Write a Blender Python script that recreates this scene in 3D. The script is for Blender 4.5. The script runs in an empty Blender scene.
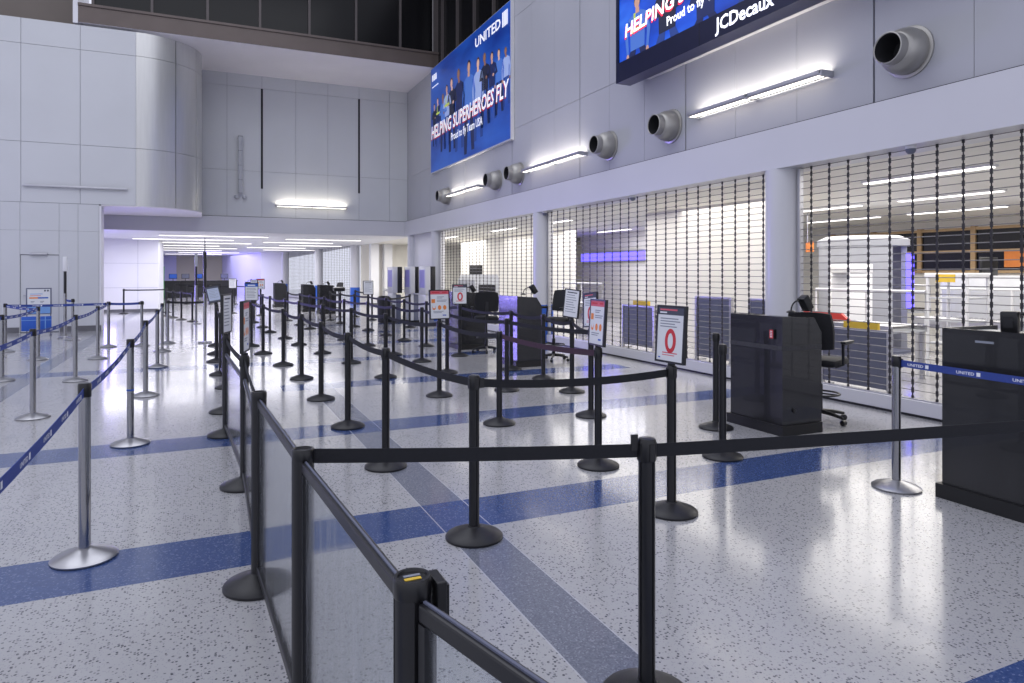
import bpy, bmesh, math, random
from mathutils import Matrix, Vector, Euler
random.seed(7)
SC = bpy.context.scene
C = SC.collection
PI = math.pi
R = math.radians

# ------------------------------------------------------------------ view
VS = SC.view_settings
SC.display_settings.display_device = 'sRGB'
VS.view_transform = 'Standard'
VS.look = 'None'
VS.gamma = 1.0
VS.exposure = 0.0
VS.use_curve_mapping = False
SC.cycles.use_denoising = True
SC.cycles.max_bounces = 8
SC.cycles.transparent_max_bounces = 24
SC.cycles.sample_clamp_indirect = 6.0
SC.cycles.caustics_reflective = False
SC.cycles.caustics_refractive = False

YAW = R(24.41)
S_, C_ = math.sin(YAW), math.cos(YAW)
cam_d = bpy.data.cameras.new('camera')
cam_d.sensor_width = 36.0
cam_d.lens = 683 / 1024 * 36
cam_d.shift_y = -(341.5 - 273) / 1024
cam_d.clip_start = 0.05
cam_d.clip_end = 200
cam = bpy.data.objects.new('camera', cam_d)
C.objects.link(cam)
cam.location = (0, 0, 1.6)
cam.rotation_euler = (PI / 2, 0, -YAW)
SC.camera = cam

# ------------------------------------------------------------------ materials
def lin(c):
    return tuple(((v / 255) / 12.92 if v / 255 <= .04045 else ((v / 255 + .055) / 1.055) ** 2.4) for v in c)

MATS = {}
def mat(name, rgb, rough=.5, metal=0.0, emit=0.0, ecol=None, vary=.04, scale=6.0, spec=.5, coat=0.0, stretch=None):
    if name in MATS: return MATS[name]
    m = bpy.data.materials.new(name)
    m.use_nodes = True
    nt = m.node_tree
    b = nt.nodes['Principled BSDF']
    col = lin(rgb)
    b.inputs['Roughness'].default_value = rough
    b.inputs['Metallic'].default_value = metal
    b.inputs['Specular IOR Level'].default_value = spec
    b.inputs['Coat Weight'].default_value = coat
    if vary > 0:
        tc = nt.nodes.new('ShaderNodeTexCoord')
        mp = nt.nodes.new('ShaderNodeMapping')
        if stretch: mp.inputs['Scale'].default_value = stretch
        nz = nt.nodes.new('ShaderNodeTexNoise')
        nz.inputs['Scale'].default_value = scale
        nz.inputs['Detail'].default_value = 3
        rp = nt.nodes.new('ShaderNodeValToRGB')
        rp.color_ramp.elements[0].position = .3
        rp.color_ramp.elements[1].position = .7
        rp.color_ramp.elements[0].color = tuple(max(0, v * (1 - vary)) for v in col) + (1,)
        rp.color_ramp.elements[1].color = tuple(min(1, v * (1 + vary)) for v in col) + (1,)
        L = nt.links.new
        L(tc.outputs['Object'], mp.inputs['Vector']); L(mp.outputs[0], nz.inputs['Vector'])
        L(nz.outputs['Fac'], rp.inputs['Fac']); L(rp.outputs['Color'], b.inputs['Base Color'])
        if emit and ecol is None: L(rp.outputs['Color'], b.inputs['Emission Color'])
    else:
        b.inputs['Base Color'].default_value = col + (1,)
    if emit:
        if ecol is not None or vary == 0:
            b.inputs['Emission Color'].default_value = lin(ecol or rgb) + (1,)
        b.inputs['Emission Strength'].default_value = emit
    MATS[name] = m
    return m

def glass_mat(name, tint=(.93, .95, .96), haze=.06, rough=.03):
    m = bpy.data.materials.new(name); m.use_nodes = True
    nt = m.node_tree; nt.nodes.clear()
    out = nt.nodes.new('ShaderNodeOutputMaterial')
    tr = nt.nodes.new('ShaderNodeBsdfTransparent'); tr.inputs[0].default_value = tint + (1,)
    gl = nt.nodes.new('ShaderNodeBsdfGlossy'); gl.inputs['Roughness'].default_value = rough
    df = nt.nodes.new('ShaderNodeBsdfDiffuse'); df.inputs[0].default_value = (.55, .57, .62, 1)
    fr = nt.nodes.new('ShaderNodeFresnel'); fr.inputs[0].default_value = 1.45
    tc = nt.nodes.new('ShaderNodeTexCoord'); mp = nt.nodes.new('ShaderNodeMapping')
    mp.inputs['Scale'].default_value = (9, 9, 1.2)
    nz = nt.nodes.new('ShaderNodeTexNoise'); nz.inputs['Scale'].default_value = 2.2; nz.inputs['Detail'].default_value = 4
    mr = nt.nodes.new('ShaderNodeMapRange')
    mr.inputs['From Min'].default_value = .42; mr.inputs['From Max'].default_value = .75
    mr.inputs['To Min'].default_value = haze * .4; mr.inputs['To Max'].default_value = haze * 4
    m1 = nt.nodes.new('ShaderNodeMixShader'); m2 = nt.nodes.new('ShaderNodeMixShader')
    L = nt.links.new
    ge = nt.nodes.new('ShaderNodeNewGeometry'); io = nt.nodes.new('ShaderNodeMapRange')
    io.inputs['To Min'].default_value = 1.45; io.inputs['To Max'].default_value = 1 / 1.45
    L(ge.outputs['Backfacing'], io.inputs['Value']); L(io.outputs[0], fr.inputs[0])
    L(tc.outputs['Object'], mp.inputs[0]); L(mp.outputs[0], nz.inputs['Vector']); L(nz.outputs['Fac'], mr.inputs['Value'])
    L(mr.outputs[0], m1.inputs[0]); L(tr.outputs[0], m1.inputs[1]); L(df.outputs[0], m1.inputs[2])
    L(fr.outputs[0], m2.inputs[0]); L(m1.outputs[0], m2.inputs[1]); L(gl.outputs[0], m2.inputs[2])
    L(m2.outputs[0], out.inputs[0])
    MATS[name] = m
    return m

def floor_mat():
    m = bpy.data.materials.new('terrazzo'); m.use_nodes = True
    nt = m.node_tree; b = nt.nodes['Principled BSDF']; L = nt.links.new
    def N(t, **k):
        n = nt.nodes.new(t)
        for a, v in k.items(): setattr(n, a, v)
        return n
    def MT(op, a, b_=None):
        n = N('ShaderNodeMath', operation=op)
        for i, v in enumerate((a, b_)):
            if v is None: continue
            if isinstance(v, (int, float)): n.inputs[i].default_value = v
            else: L(v, n.inputs[i])
        return n.outputs[0]
    def MIX(f, a, b_):
        n = N('ShaderNodeMix', data_type='RGBA')
        if isinstance(f, (int, float)): n.inputs['Factor'].default_value = f
        else: L(f, n.inputs['Factor'])
        for key, v in (('A', a), ('B', b_)):
            s = [i for i in n.inputs if i.name == key and i.type == 'RGBA'][0]
            if isinstance(v, tuple): s.default_value = v + (1,)
            else: L(v, s)
        return [o for o in n.outputs if o.type == 'RGBA'][0]
    geo = N('ShaderNodeNewGeometry'); sep = N('ShaderNodeSeparateXYZ'); L(geo.outputs['Position'], sep.inputs[0])
    X, Y = sep.outputs[0], sep.outputs[1]
    def vor(scale):
        v = N('ShaderNodeTexVoronoi'); v.inputs['Scale'].default_value = scale
        L(geo.outputs['Position'], v.inputs['Vector'])
        s = N('ShaderNodeSeparateColor'); L(v.outputs['Color'], s.inputs[0])
        return v.outputs['Distance'], s.outputs[0], s.outputs[1]
    d1, r1, g1 = vor(74)
    d2, r2, g2 = vor(130)
    chip = MT('MULTIPLY', MT('GREATER_THAN', r1, .70), MT('LESS_THAN', d1, .44))
    chip2 = MT('MULTIPLY', MT('GREATER_THAN', r2, .80), MT('LESS_THAN', d2, .5))
    nz = N('ShaderNodeTexNoise'); nz.inputs['Scale'].default_value = .9; nz.inputs['Detail'].default_value = 5
    L(geo.outputs['Position'], nz.inputs['Vector'])
    base = MIX(nz.outputs['Fac'], lin((172, 172, 176)), lin((188, 187, 188)))
    base = MIX(MT('MULTIPLY', chip2, .4), base, lin((140, 142, 155)))
    base = MIX(MT('MULTIPLY', chip, MT('ADD', MT('MULTIPLY', g1, .5), .45)), base, lin((64, 66, 78)))
    white = MT('GREATER_THAN', r2, .90)
    blue = MIX(MT('MULTIPLY', g2, .8), lin((50, 72, 122)), lin((66, 88, 140)))
    blue = MIX(MT('MULTIPLY', white, .5), blue, lin((128, 142, 178)))
    grey = MIX(g2, lin((106, 110, 124)), lin((128, 132, 146)))
    grey = MIX(MT('MULTIPLY', white, .35), grey, lin((180, 182, 190)))
    def band(v, a, b_):
        return MT('MULTIPLY', MT('GREATER_THAN', v, a), MT('LESS_THAN', v, b_))
    gx = MT('MAXIMUM', band(X, 1.37, 1.665), band(X, -2.56, -2.265))
    gl = MT('MAXIMUM', MT('MAXIMUM', band(X, 1.362, 1.37), band(X, 1.665, 1.673)), MT('MAXIMUM', band(X, -2.568, -2.56), band(X, -2.265, -2.257)))
    yy = MT('FLOORED_MODULO', MT('SUBTRACT', Y, 1.17), 2.83)
    by = MT('LESS_THAN', yy, .53)
    by = MT('MULTIPLY', by, MT('SUBTRACT', 1.0, MT('MULTIPLY', band(Y, 9.0, 10.8), MT('LESS_THAN', X, 1.0))))
    by = MT('MULTIPLY', by, MT('SUBTRACT', 1.0, MT('MULTIPLY', MT('GREATER_THAN', Y, 14.5), MT('LESS_THAN', X, 2.2))))
    by = MT('MULTIPLY', by, MT('LESS_THAN', X, 6.6))
    by = MT('MULTIPLY', by, MT('LESS_THAN', Y, 25.5))
    joint = MT('MULTIPLY', gl, .7)
    c = MIX(gx, base, grey)
    c = MIX(by, c, blue)
    c = MIX(joint, c, lin((196, 197, 205)))
    L(c, b.inputs['Base Color'])
    nz2 = N('ShaderNodeTexNoise'); nz2.inputs['Scale'].default_value = 2.5; nz2.inputs['Detail'].default_value = 6
    L(geo.outputs['Position'], nz2.inputs['Vector'])
    mr = N('ShaderNodeMapRange'); mr.inputs['To Min'].default_value = .10; mr.inputs['To Max'].default_value = .24
    L(nz2.outputs['Fac'], mr.inputs['Value']); L(mr.outputs[0], b.inputs['Roughness'])
    b.inputs['Specular IOR Level'].default_value = .62
    b.inputs['Coat Weight'].default_value = .25
    b.inputs['Coat Roughness'].default_value = .08
    return m

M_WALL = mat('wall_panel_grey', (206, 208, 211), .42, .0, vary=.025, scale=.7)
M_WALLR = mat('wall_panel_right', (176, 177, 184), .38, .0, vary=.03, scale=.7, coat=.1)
M_CURVE = mat('brushed_panel', (204, 204, 202), .30, .55, vary=.03, scale=3, stretch=(6, 6, .4))
M_GAP = mat('panel_joint', (112, 114, 124), .8, vary=0)
M_GAPD = mat('dark_slot', (34, 34, 38), .8, vary=0)
M_FASC = mat('fascia_paint', (205, 205, 211), .35, vary=.02, scale=.6)
M_WHITE = mat('white_paint', (228, 228, 232), .5, vary=.02, scale=1)
M_SOFFIT = mat('soffit_white', (238, 234, 238), .6, vary=.03, scale=.8)
M_BROWN = mat('bronze_beam', (96, 86, 82), .4, .3, vary=.08, scale=1.5)
M_TAUPE = mat('taupe_wall', (120, 112, 106), .7, vary=.05, scale=.8)
M_DGLASS = mat('night_glass', (12, 12, 15), .2, vary=.1, scale=.5, spec=.25)
M_MULL = mat('bronze_mullion', (88, 82, 82), .45, .4, vary=.05)
M_BASEB = mat('vinyl_skirting', (104, 104, 108), .5, vary=.05)
M_BLACK = mat('black_powder_coat', (25, 25, 29), .36, .0, vary=.08, scale=20)
M_BLACKG = mat('black_base_cover', (31, 31, 35), .42, .1, vary=.08, scale=15)
M_CAP = mat('black_plastic_cap', (24, 24, 27), .3, vary=.05)
M_BELT = mat('black_webbing', (22, 23, 30), .75, vary=.12, scale=80)
M_MAROON = mat('maroon_webbing', (66, 42, 60), .75, vary=.1, scale=80)
M_BBELT = mat('blue_webbing', (46, 68, 146), .7, vary=.1, scale=80)
M_STEEL = mat('brushed_steel', (158, 158, 162), .15, 1.0, vary=.05, scale=8, stretch=(8, 8, .5))
M_STEELB = mat('steel_base', (176, 176, 180), .28, .9, vary=.05, scale=8)
M_ALU = mat('aluminium', (188, 188, 194), .38, .8, vary=.04, scale=6)
M_DUCT = mat('duct_metal', (172, 170, 166), .4, .6, vary=.06, scale=5)
M_POD = mat('black_laminate', (32, 32, 35), .27, vary=.10, scale=3, coat=.3)
M_PODT = mat('podium_band', (58, 58, 62), .55, vary=.3, scale=60, stretch=(1, 1, .3))
M_PLINTH = mat('plinth_black', (20, 20, 23), .5, vary=.05)
M_PALE = mat('pale_worktop', (188, 186, 182), .4, vary=.05)
M_FAB = mat('black_upholstery', (20, 21, 26), .7, vary=.15, scale=40)
M_PLAS = mat('dark_plastic', (30, 30, 34), .4, vary=.05)
M_PAPER = mat('sign_paper', (226, 228, 232), .45, vary=.02)
M_TABS = mat('tablet_print', (176, 186, 208), .4, vary=.02)
M_INK = mat('grey_print', (140, 145, 158), .6, vary=0)
M_INKD = mat('slate_print', (72, 76, 92), .6, vary=0)
M_RED = mat('red_print', (205, 52, 62), .55, vary=.05)
M_PINK = mat('pink_print', (214, 96, 112), .55, vary=.05)
M_ORANGE = mat('orange_print', (232, 138, 66), .55, vary=.05)
M_BLUEP = mat('blue_print', (40, 92, 190), .5, vary=.05)
M_LBLUE = mat('light_blue_print', (120, 165, 222), .5, vary=.05)
M_WHITEP = mat('white_print', (236, 238, 244), .6, vary=0)
M_YEL = mat('yellow_marking', (226, 190, 60), .55, vary=.05)
M_GREYP = mat('grey_machine', (182, 184, 190), .45, vary=.04)
M_SCAN = mat('scanner_shell', (158, 160, 170), .4, vary=.03)
M_GREYD = mat('slate_panel', (100, 104, 124), .5, vary=.06)
M_CREAM = mat('checkpoint_wall', (228, 225, 218), .6, vary=.02, scale=1)
M_WOOD = mat('pale_wood', (188, 158, 120), .5, vary=.1, scale=5, stretch=(1, 1, 8))
M_REDB = mat('red_plastic', (214, 72, 66), .45, vary=.05)
M_GREEN = mat('green_panel', (70, 140, 84), .5, vary=.1)
M_ROD = mat('grille_rod', (122, 120, 122), .5, .3, vary=0)
M_CHAIN = mat('grille_link', (44, 42, 44), .5, vary=.1, scale=30)
M_VIO = mat('violet_laminate', (148, 142, 214), .35, vary=.05)
M_LAMP = mat('lamp_diffuser', (255, 250, 238), .5, emit=20, ecol=(255, 246, 228), vary=0)
M_LAMP2 = mat('lamp_slot', (255, 250, 238), .5, emit=4, ecol=(255, 246, 228), vary=0)
M_CLAMP = mat('ceiling_lamp_diffuser', (255, 252, 246), .5, emit=2.4, ecol=(255, 250, 244), vary=0)
M_LEDV = mat('violet_led', (90, 80, 255), .5, emit=3.0, ecol=(92, 80, 255), vary=0)
M_GLASS = glass_mat('scuffed_clear_panel', haze=.10, rough=.12)
M_SCREENF = mat('display_frame', (26, 30, 62), .3, .2, vary=.05)

# ------------------------------------------------------------------ mesh builder
_font_cache = {}
def font_mesh(txt, bold=False, shear=0.0):
    key = (txt, bold, shear)
    if key not in _font_cache:
        cu = bpy.data.curves.new('t', 'FONT'); cu.body = txt; cu.size = 1.0; cu.resolution_u = 2; cu.shear = shear
        if bold: cu.offset = .018
        o = bpy.data.objects.new('t', cu); C.objects.link(o)
        bpy.context.view_layer.update()
        me = bpy.data.meshes.new_from_object(o.evaluated_get(bpy.context.evaluated_depsgraph_get()))
        vs = [v.co.copy() for v in me.vertices]; fs = [tuple(p.vertices) for p in me.polygons]
        bpy.data.objects.remove(o); bpy.data.curves.remove(cu); bpy.data.meshes.remove(me)
        _font_cache[key] = (vs, fs)
    return _font_cache[key]

class MB:
    def __init__(self):
        self.v = []; self.f = []; self.fm = []; self.mats = []; self.M = Matrix.Identity(4)
    def mi(self, m):
        if m not in self.mats: self.mats.append(m)
        return self.mats.index(m)
    def add(self, vs, fs, m):
        b = len(self.v); k = self.mi(m)
        for p in vs: self.v.append(tuple(self.M @ Vector(p)))
        for f in fs: self.f.append(tuple(b + i for i in f)); self.fm.append(k)
        return self
    def box(self, lo, hi, m, rot=None, bev=0.0):
        (x0, y0, z0), (x1, y1, z1) = lo, hi
        x0, x1 = min(x0, x1), max(x0, x1); y0, y1 = min(y0, y1), max(y0, y1); z0, z1 = min(z0, z1), max(z0, z1)
        if bev > 0:
            bm = bmesh.new(); bmesh.ops.create_cube(bm, size=1)
            for v in bm.verts:
                v.co = Vector(((x0 + x1) / 2 + v.co.x * (x1 - x0), (y0 + y1) / 2 + v.co.y * (y1 - y0), (z0 + z1) / 2 + v.co.z * (z1 - z0)))
            bmesh.ops.bevel(bm, geom=bm.edges[:], offset=bev, segments=2, affect='EDGES', profile=.5)
            bm.verts.index_update()
            vs = [v.co.copy() for v in bm.verts]; fs = [tuple(v.index for v in f.verts) for f in bm.faces]; bm.free()
        else:
            vs = [(x, y, z) for x in (x0, x1) for y in (y0, y1) for z in (z0, z1)]
            fs = [(0, 1, 3, 2), (4, 6, 7, 5), (0, 4, 5, 1), (2, 3, 7, 6), (0, 2, 6, 4), (1, 5, 7, 3)]
        if rot is not None:
            c = Vector(((x0 + x1) / 2, (y0 + y1) / 2, (z0 + z1) / 2))
            q = Euler(rot).to_matrix()
            vs = [c + q @ (Vector(p) - c) for p in vs]
        return self.add(vs, fs, m)
    def tube(self, pts, r, m, seg=10, caps=True):
        pts = [Vector(p) for p in pts]; n = len(pts)
        rr = r if isinstance(r, (list, tuple)) else [r] * n
        vs = []; fs = []
        ref = None
        for i, p in enumerate(pts):
            t = (pts[min(i + 1, n - 1)] - pts[max(i - 1, 0)]).normalized()
            if ref is None or abs(ref.dot(t)) > .95: ref = Vector((0, 0, 1)) if abs(t.z) < .9 else Vector((1, 0, 0))
            a = t.cross(ref).normalized(); b = t.cross(a).normalized(); ref = a.cross(t).normalized()
            for k in range(seg):
                an = 2 * PI * k / seg
                vs.append(p + (a * math.cos(an) + b * math.sin(an)) * rr[i])
        for i in range(n - 1):
            for k in range(seg):
                k2 = (k + 1) % seg
                fs.append((i * seg + k, (i + 1) * seg + k, (i + 1) * seg + k2, i * seg + k2))
        if caps:
            fs.append(tuple(range(seg))); fs.append(tuple((n - 1) * seg + k for k in reversed(range(seg))))
        return self.add(vs, fs, m)
    def lathe(self, prof, m, seg=28, c=(0, 0, 0), caps=True):
        vs = []; fs = []
        for (r, z) in prof:
            for k in range(seg):
                a = 2 * PI * k / seg
                vs.append((c[0] + r * math.cos(a), c[1] + r * math.sin(a), c[2] + z))
        n = len(prof)
        for i in range(n - 1):
            for k in range(seg):
                k2 = (k + 1) % seg
                fs.append((i * seg + k, i * seg + k2, (i + 1) * seg + k2, (i + 1) * seg + k))
        if caps:
            fs.append(tuple(reversed(range(seg)))); fs.append(tuple((n - 1) * seg + k for k in range(seg)))
        return self.add(vs, fs, m)
    def prism(self, pts, a, b, m, axis='z'):
        n = len(pts)
        def P(u, v, w):
            return (u, v, w) if axis == 'z' else ((u, w, v) if axis == 'y' else (w, u, v))
        vs = [P(u, v, a) for u, v in pts] + [P(u, v, b) for u, v in pts]
        fs = [tuple(reversed(range(n))), tuple(range(n, 2 * n))]
        for i in range(n):
            j = (i + 1) % n
            fs.append((i, j, n + j, n + i))
        return self.add(vs, fs, m)
    def poly(self, pts, m):
        return self.add(pts, [tuple(range(len(pts)))], m)
    def text(self, txt, m, size, o, u, v, bold=False, shear=0.0, width=None, center=False, off=0.0):
        vs, fs = font_mesh(txt, bold, shear)
        u = Vector(u).normalized(); v = Vector(v).normalized(); w = u.cross(v)
        x0 = min(p.x for p in vs); x1 = max(p.x for p in vs)
        sx = (width / (x1 - x0)) if width else size
        cx = (x0 + x1) / 2 if center else x0
        return self.add([Vector(o) + u * (p.x - cx) * sx + v * p.y * size + w * off for p in vs], fs, m)
    def build(self, name, parent=None, smooth=True, angle=35, mesh_only=False):
        me = bpy.data.meshes.new(name)
        me.from_pydata(self.v, [], self.f)
        for m in self.mats: me.materials.append(m)
        for p, k in zip(me.polygons, self.fm): p.material_index = k
        bm = bmesh.new(); bm.from_mesh(me); bmesh.ops.recalc_face_normals(bm, faces=bm.faces[:]); bm.to_mesh(me); bm.free()
        if smooth:
            me.polygons.foreach_set('use_smooth', [True] * len(me.polygons))
            me.set_sharp_from_angle(angle=R(angle))
        me.update()
        if mesh_only: return me
        return link(name, me, parent)

def link(name, me, parent=None, loc=None, rot=None):
    o = bpy.data.objects.new(name, me); C.objects.link(o)
    if parent is not None: o.parent = parent
    if loc: o.location = loc
    if rot: o.rotation_euler = rot
    return o

def tag(o, label=None, cat=None, group=None, kind=None):
    if label: o['label'] = label
    if cat: o['category'] = cat
    if group: o['group'] = group
    if kind: o['kind'] = kind
    return o

def thing(name, label, cat, loc=(0, 0, 0), rz=0.0, group=None):
    o = bpy.data.objects.new(name, None); C.objects.link(o)
    o.empty_display_size = .1
    o.location = loc; o.rotation_euler = (0, 0, rz)
    return tag(o, label, cat, group)

def struct(name, mb, label=None, smooth=True):
    o = mb.build(name, None, smooth)
    o['kind'] = 'structure'; o['label'] = label; o['category'] = name.split('_')[0]
    return o

def copy_tree(src, loc, rz=None, label=None, group=None):
    r = src.copy(); C.objects.link(r); r.location = loc
    if rz is not None: r.rotation_euler = (0, 0, rz)
    if label: r['label'] = label
    if group: r['group'] = group
    for ch in list(src.children):
        c = ch.copy(); C.objects.link(c); c.parent = r
        for g in list(ch.children):
            d = g.copy(); C.objects.link(d); d.parent = c
    return r

ORD = ['', 'first', 'second', 'third', 'fourth', 'fifth', 'sixth', 'seventh', 'eighth', 'ninth', 'tenth', 'eleventh', 'twelfth', 'thirteenth', 'fourteenth', 'fifteenth', 'sixteenth', 'seventeenth']

# ================================================================== THE HALL
WX = 7.15       # face of the right hand wall panels
BY = 25.4       # face of the far wall
LY = 22.0       # face of the left wall
TOP = 8.5

fb = MB(); fb.box((-16, -6, -.2), (22, 70, 0), floor_mat())
struct('floor', fb, 'speckled pale terrazzo floor with blue and grey bands', False)

# right wall: panels over a dark backing, joint pattern inside the mesh
wb = MB()
wb.box((WX + .03, -6, 3.56), (WX + .35, BY + .05, TOP), M_GAP)
P = 1.1367
ys = [15.75 + P * k for k in range(-19, 10)]
zs = [3.56, 5.22, 8.02, TOP]
for i in range(len(ys) - 1):
    y0, y1 = ys[i], min(ys[i + 1], BY)
    if y0 >= BY - .05: continue
    g0 = .014 if (i - 19) % 3 == 0 else .003
    g1 = .014 if (i + 1 - 19) % 3 == 0 else .003
    for z0, z1 in zip(zs[:-1], zs[1:]):
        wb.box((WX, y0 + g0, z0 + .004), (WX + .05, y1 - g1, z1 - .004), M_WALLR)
struct('wall_right', wb, 'tall grey panelled wall above the shuttered openings', False)
fa = MB(); fa.box((7.02, -6, 3.0), (7.6, BY - .02, 3.55), M_FASC)
struct('trim_1', fa, 'long white fascia band above the roller grilles', False)
fa = MB(); fa.box((7.03, -6, 3.55), (WX + .1, BY, 3.56), M_GAPD)
struct('trim_2', fa, 'dark shadow joint between fascia and grey panels', False)

# far wall
bb = MB()
bb.box((-.05, BY + .03, 3.56), (WX + .1, BY + .3, TOP), M_GAP)
xs = [0.0, .78, 1.91, 3.05, 4.17, 5.30, 6.45, WX]
for i in range(len(xs) - 1):
    for z0, z1 in ((3.56, 5.15), (5.15, 8.05), (8.05, TOP)):
        bb.box((xs[i] + .004, BY, z0 + .004), (xs[i + 1] - .004, BY + .05, z1 - .004), M_WALL)
for x in (1.91, 5.30):
    bb.box((x - .035, BY - .004, 4.55), (x + .035, BY + .02, 8.05), M_GAPD)
struct('wall_back', bb, 'grey panelled far wall above the passage with two dark slots', False)

# left wall upper + rounded corner
RC = 1.7
lb = MB()
lb.box((-16, LY + .03, 3.5), (-RC, LY + .3, 8.42), M_GAP)
xs = [-1.7 - 1.35 * k for k in range(0, 11)]
for i in range(len(xs) - 1):
    for z0, z1 in ((3.5, 5.12), (5.12, 7.74), (7.74, 8.42)):
        lb.box((xs[i + 1] + .005, LY, z0 + .005), (xs[i] - .005, LY + .05, z1 - .005), M_WALL)
# lower part, left of the passage
lb.box((-16, LY + .03, 0), (-2.6, LY + .3, 3.5), M_GAP)
xs = [-2.605, -3.1, -3.54, -4.42, -4.86, -6.2, -7.6, -9, -10.4, -12, -14, -16]
for i in range(len(xs) - 1):
    door = abs(xs[i] + 3.54) < .01
    for z0, z1 in (((2.1, 2.75), (2.75, 3.5)) if door else ((0, 2.75), (2.75, 3.5))):
        lb.box((xs[i + 1] + .003, LY, z0), (xs[i] - .003, LY + .05, z1 - .005), M_WALL)
struct('wall_left', lb, 'pale grey panelled wall on the left with service door', False)
cb = MB()
NS = 24
def arc(r, cx, cy, a0, a1, n):
    return [(cx + r * math.cos(a0 + (a1 - a0) * k / n), cy + r * math.sin(a0 + (a1 - a0) * k / n)) for k in range(n + 1)]
segs = [(-PI / 2, -PI / 2 + .62), (-PI / 2 + .635, -PI / 2 + 1.12), (-PI / 2 + 1.135, 0)]
for (a0, a1) in segs:
    for z0, z1 in ((3.5, 5.12), (5.13, 7.74), (7.75, 8.42)):
        outer = arc(RC, -RC, LY + RC, a0, a1, 10); inner = arc(RC - .06, -RC, LY + RC, a0, a1, 10)
        cb.prism(outer + inner[::-1], z0, z1, M_CURVE)
cb.prism(arc(RC - .05, -RC, LY + RC, -PI / 2, 0, 20) + arc(RC - .1, -RC, LY + RC, -PI / 2, 0, 20)[::-1], 3.5, 8.42, M_GAP)
cb.box((-.06, LY + RC, 3.5), (0, BY, 8.42), M_CURVE)
struct('wall_corner', cb, 'rounded metal corner at the end of the left wall')
# fascia under far wall and curve
fc = MB()
fc.box((-5.5, BY - .06, 3.0), (7.02, BY + .29, 3.545), M_FASC)
struct('trim_3', fc, 'grey fascia above the mouth of the far passage', False)
fc = MB()
fc.prism([(-5.5, LY + .31), (-2.61, LY + .31), (-2.55, LY + .02)] + arc(RC - .01, -RC, LY + RC, -PI / 2, 0, 20) + [(-.01, BY - .06), (-5.5, BY - .06)], 3.47, 3.5, M_SOFFIT)
struct('ceiling_curve', fc, 'white underside of the rounded wall corner', False)
fc = MB(); fc.box((-2.6, LY + .002, 0), (-2.55, LY + .55, 3.47), M_WHITE)
struct('wall_jamb', fc, 'white side of the passage mouth at the end of the left wall', False)
d = MB(); d.box((-4.41, LY + .02, .02), (-3.55, LY + .06, 2.08), M_WALL)
dr = struct('door_1', d, 'flush grey service door in the left wall', False)
d = MB(); d.box((-4.2, LY - .06, 2.085), (-3.8, LY + .0, 2.14), M_ALU, bev=.01); d.build('door_closer', dr)
d = MB(); d.tube([(-4.33, LY + .02, 1.0), (-4.33, LY - .05, 1.0), (-4.22, LY - .05, 1.0)], .012, M_ALU); d.build('door_handle', dr)
b = MB()
b.box((-16, LY - .015, 0), (-4.44, LY + .01, .15), M_BASEB); b.box((-3.52, LY - .015, 0), (-2.55, LY + .01, .15), M_BASEB)
struct('baseboard_left', b, 'dark grey skirting along the left wall', False)

# soffit, beam, clerestory
s = MB(); s.box((-3.15, LY, TOP - .01), (WX + .3, BY + .3, TOP + .1), M_SOFFIT)
struct('ceiling_soffit', s, 'white soffit running above the far wall', False)
s = MB(); s.box((-3.1, LY - .02, TOP), (WX + .2, LY + .35, 8.95), M_BROWN); s.box((-3.1, LY - .06, 8.95), (WX + .2, LY + .35, 9.02), M_BROWN)
struct('trim_4', s, 'bronze beam below the dark high windows', False)
mull = [-2.75 + 1.45 * k for k in range(7)] + [WX - .05]
for i in range(len(mull) - 1):
    w = MB(); w.box((mull[i] + .03, LY + .08, 9.02), (mull[i + 1] - .03, LY + .1, 13), M_DGLASS)
    o = struct('window_%d' % (i + 1), w, 'dark high window pane, number %s from the left above the beam' % ORD[i + 1], False)
    w = MB(); w.box((mull[i] - .035, LY + .0, 9.02), (mull[i] + .035, LY + .14, 13), M_MULL)
    w.build('window_frame', o, False)
rw = MB(); rw.box((WX + .1, 8, TOP), (WX + .12, LY, 13), M_DGLASS)
o = struct('window_8', rw, 'row of dark high windows above the right wall', False)
rw = MB()
for k in range(10): rw.box((WX + .02, LY - .6 - 1.45 * k, TOP), (WX + .14, LY - .53 - 1.45 * k, 13), M_MULL)
rw.box((WX - .06, LY + .02, TOP), (WX + .2, LY + .2, 13), M_MULL)
rw.build('window_frame', o, False)
s = MB(); s.box((-16, LY + 1.9, 8.3), (-3.15, LY + 2.1, 14), M_TAUPE)
s.box((-16, LY + .1, 8.42), (-3.15, LY + 2, 8.46), M_TAUPE)
struct('wall_recess', s, 'taupe wall set back above the left wall', False)
s = MB(); s.box((-3.22, LY - .02, 8.46), (-3.1, LY + 2, 13), M_WHITE)
struct('trim_5', s, 'white upright at the end of the high windows', False)

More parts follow.
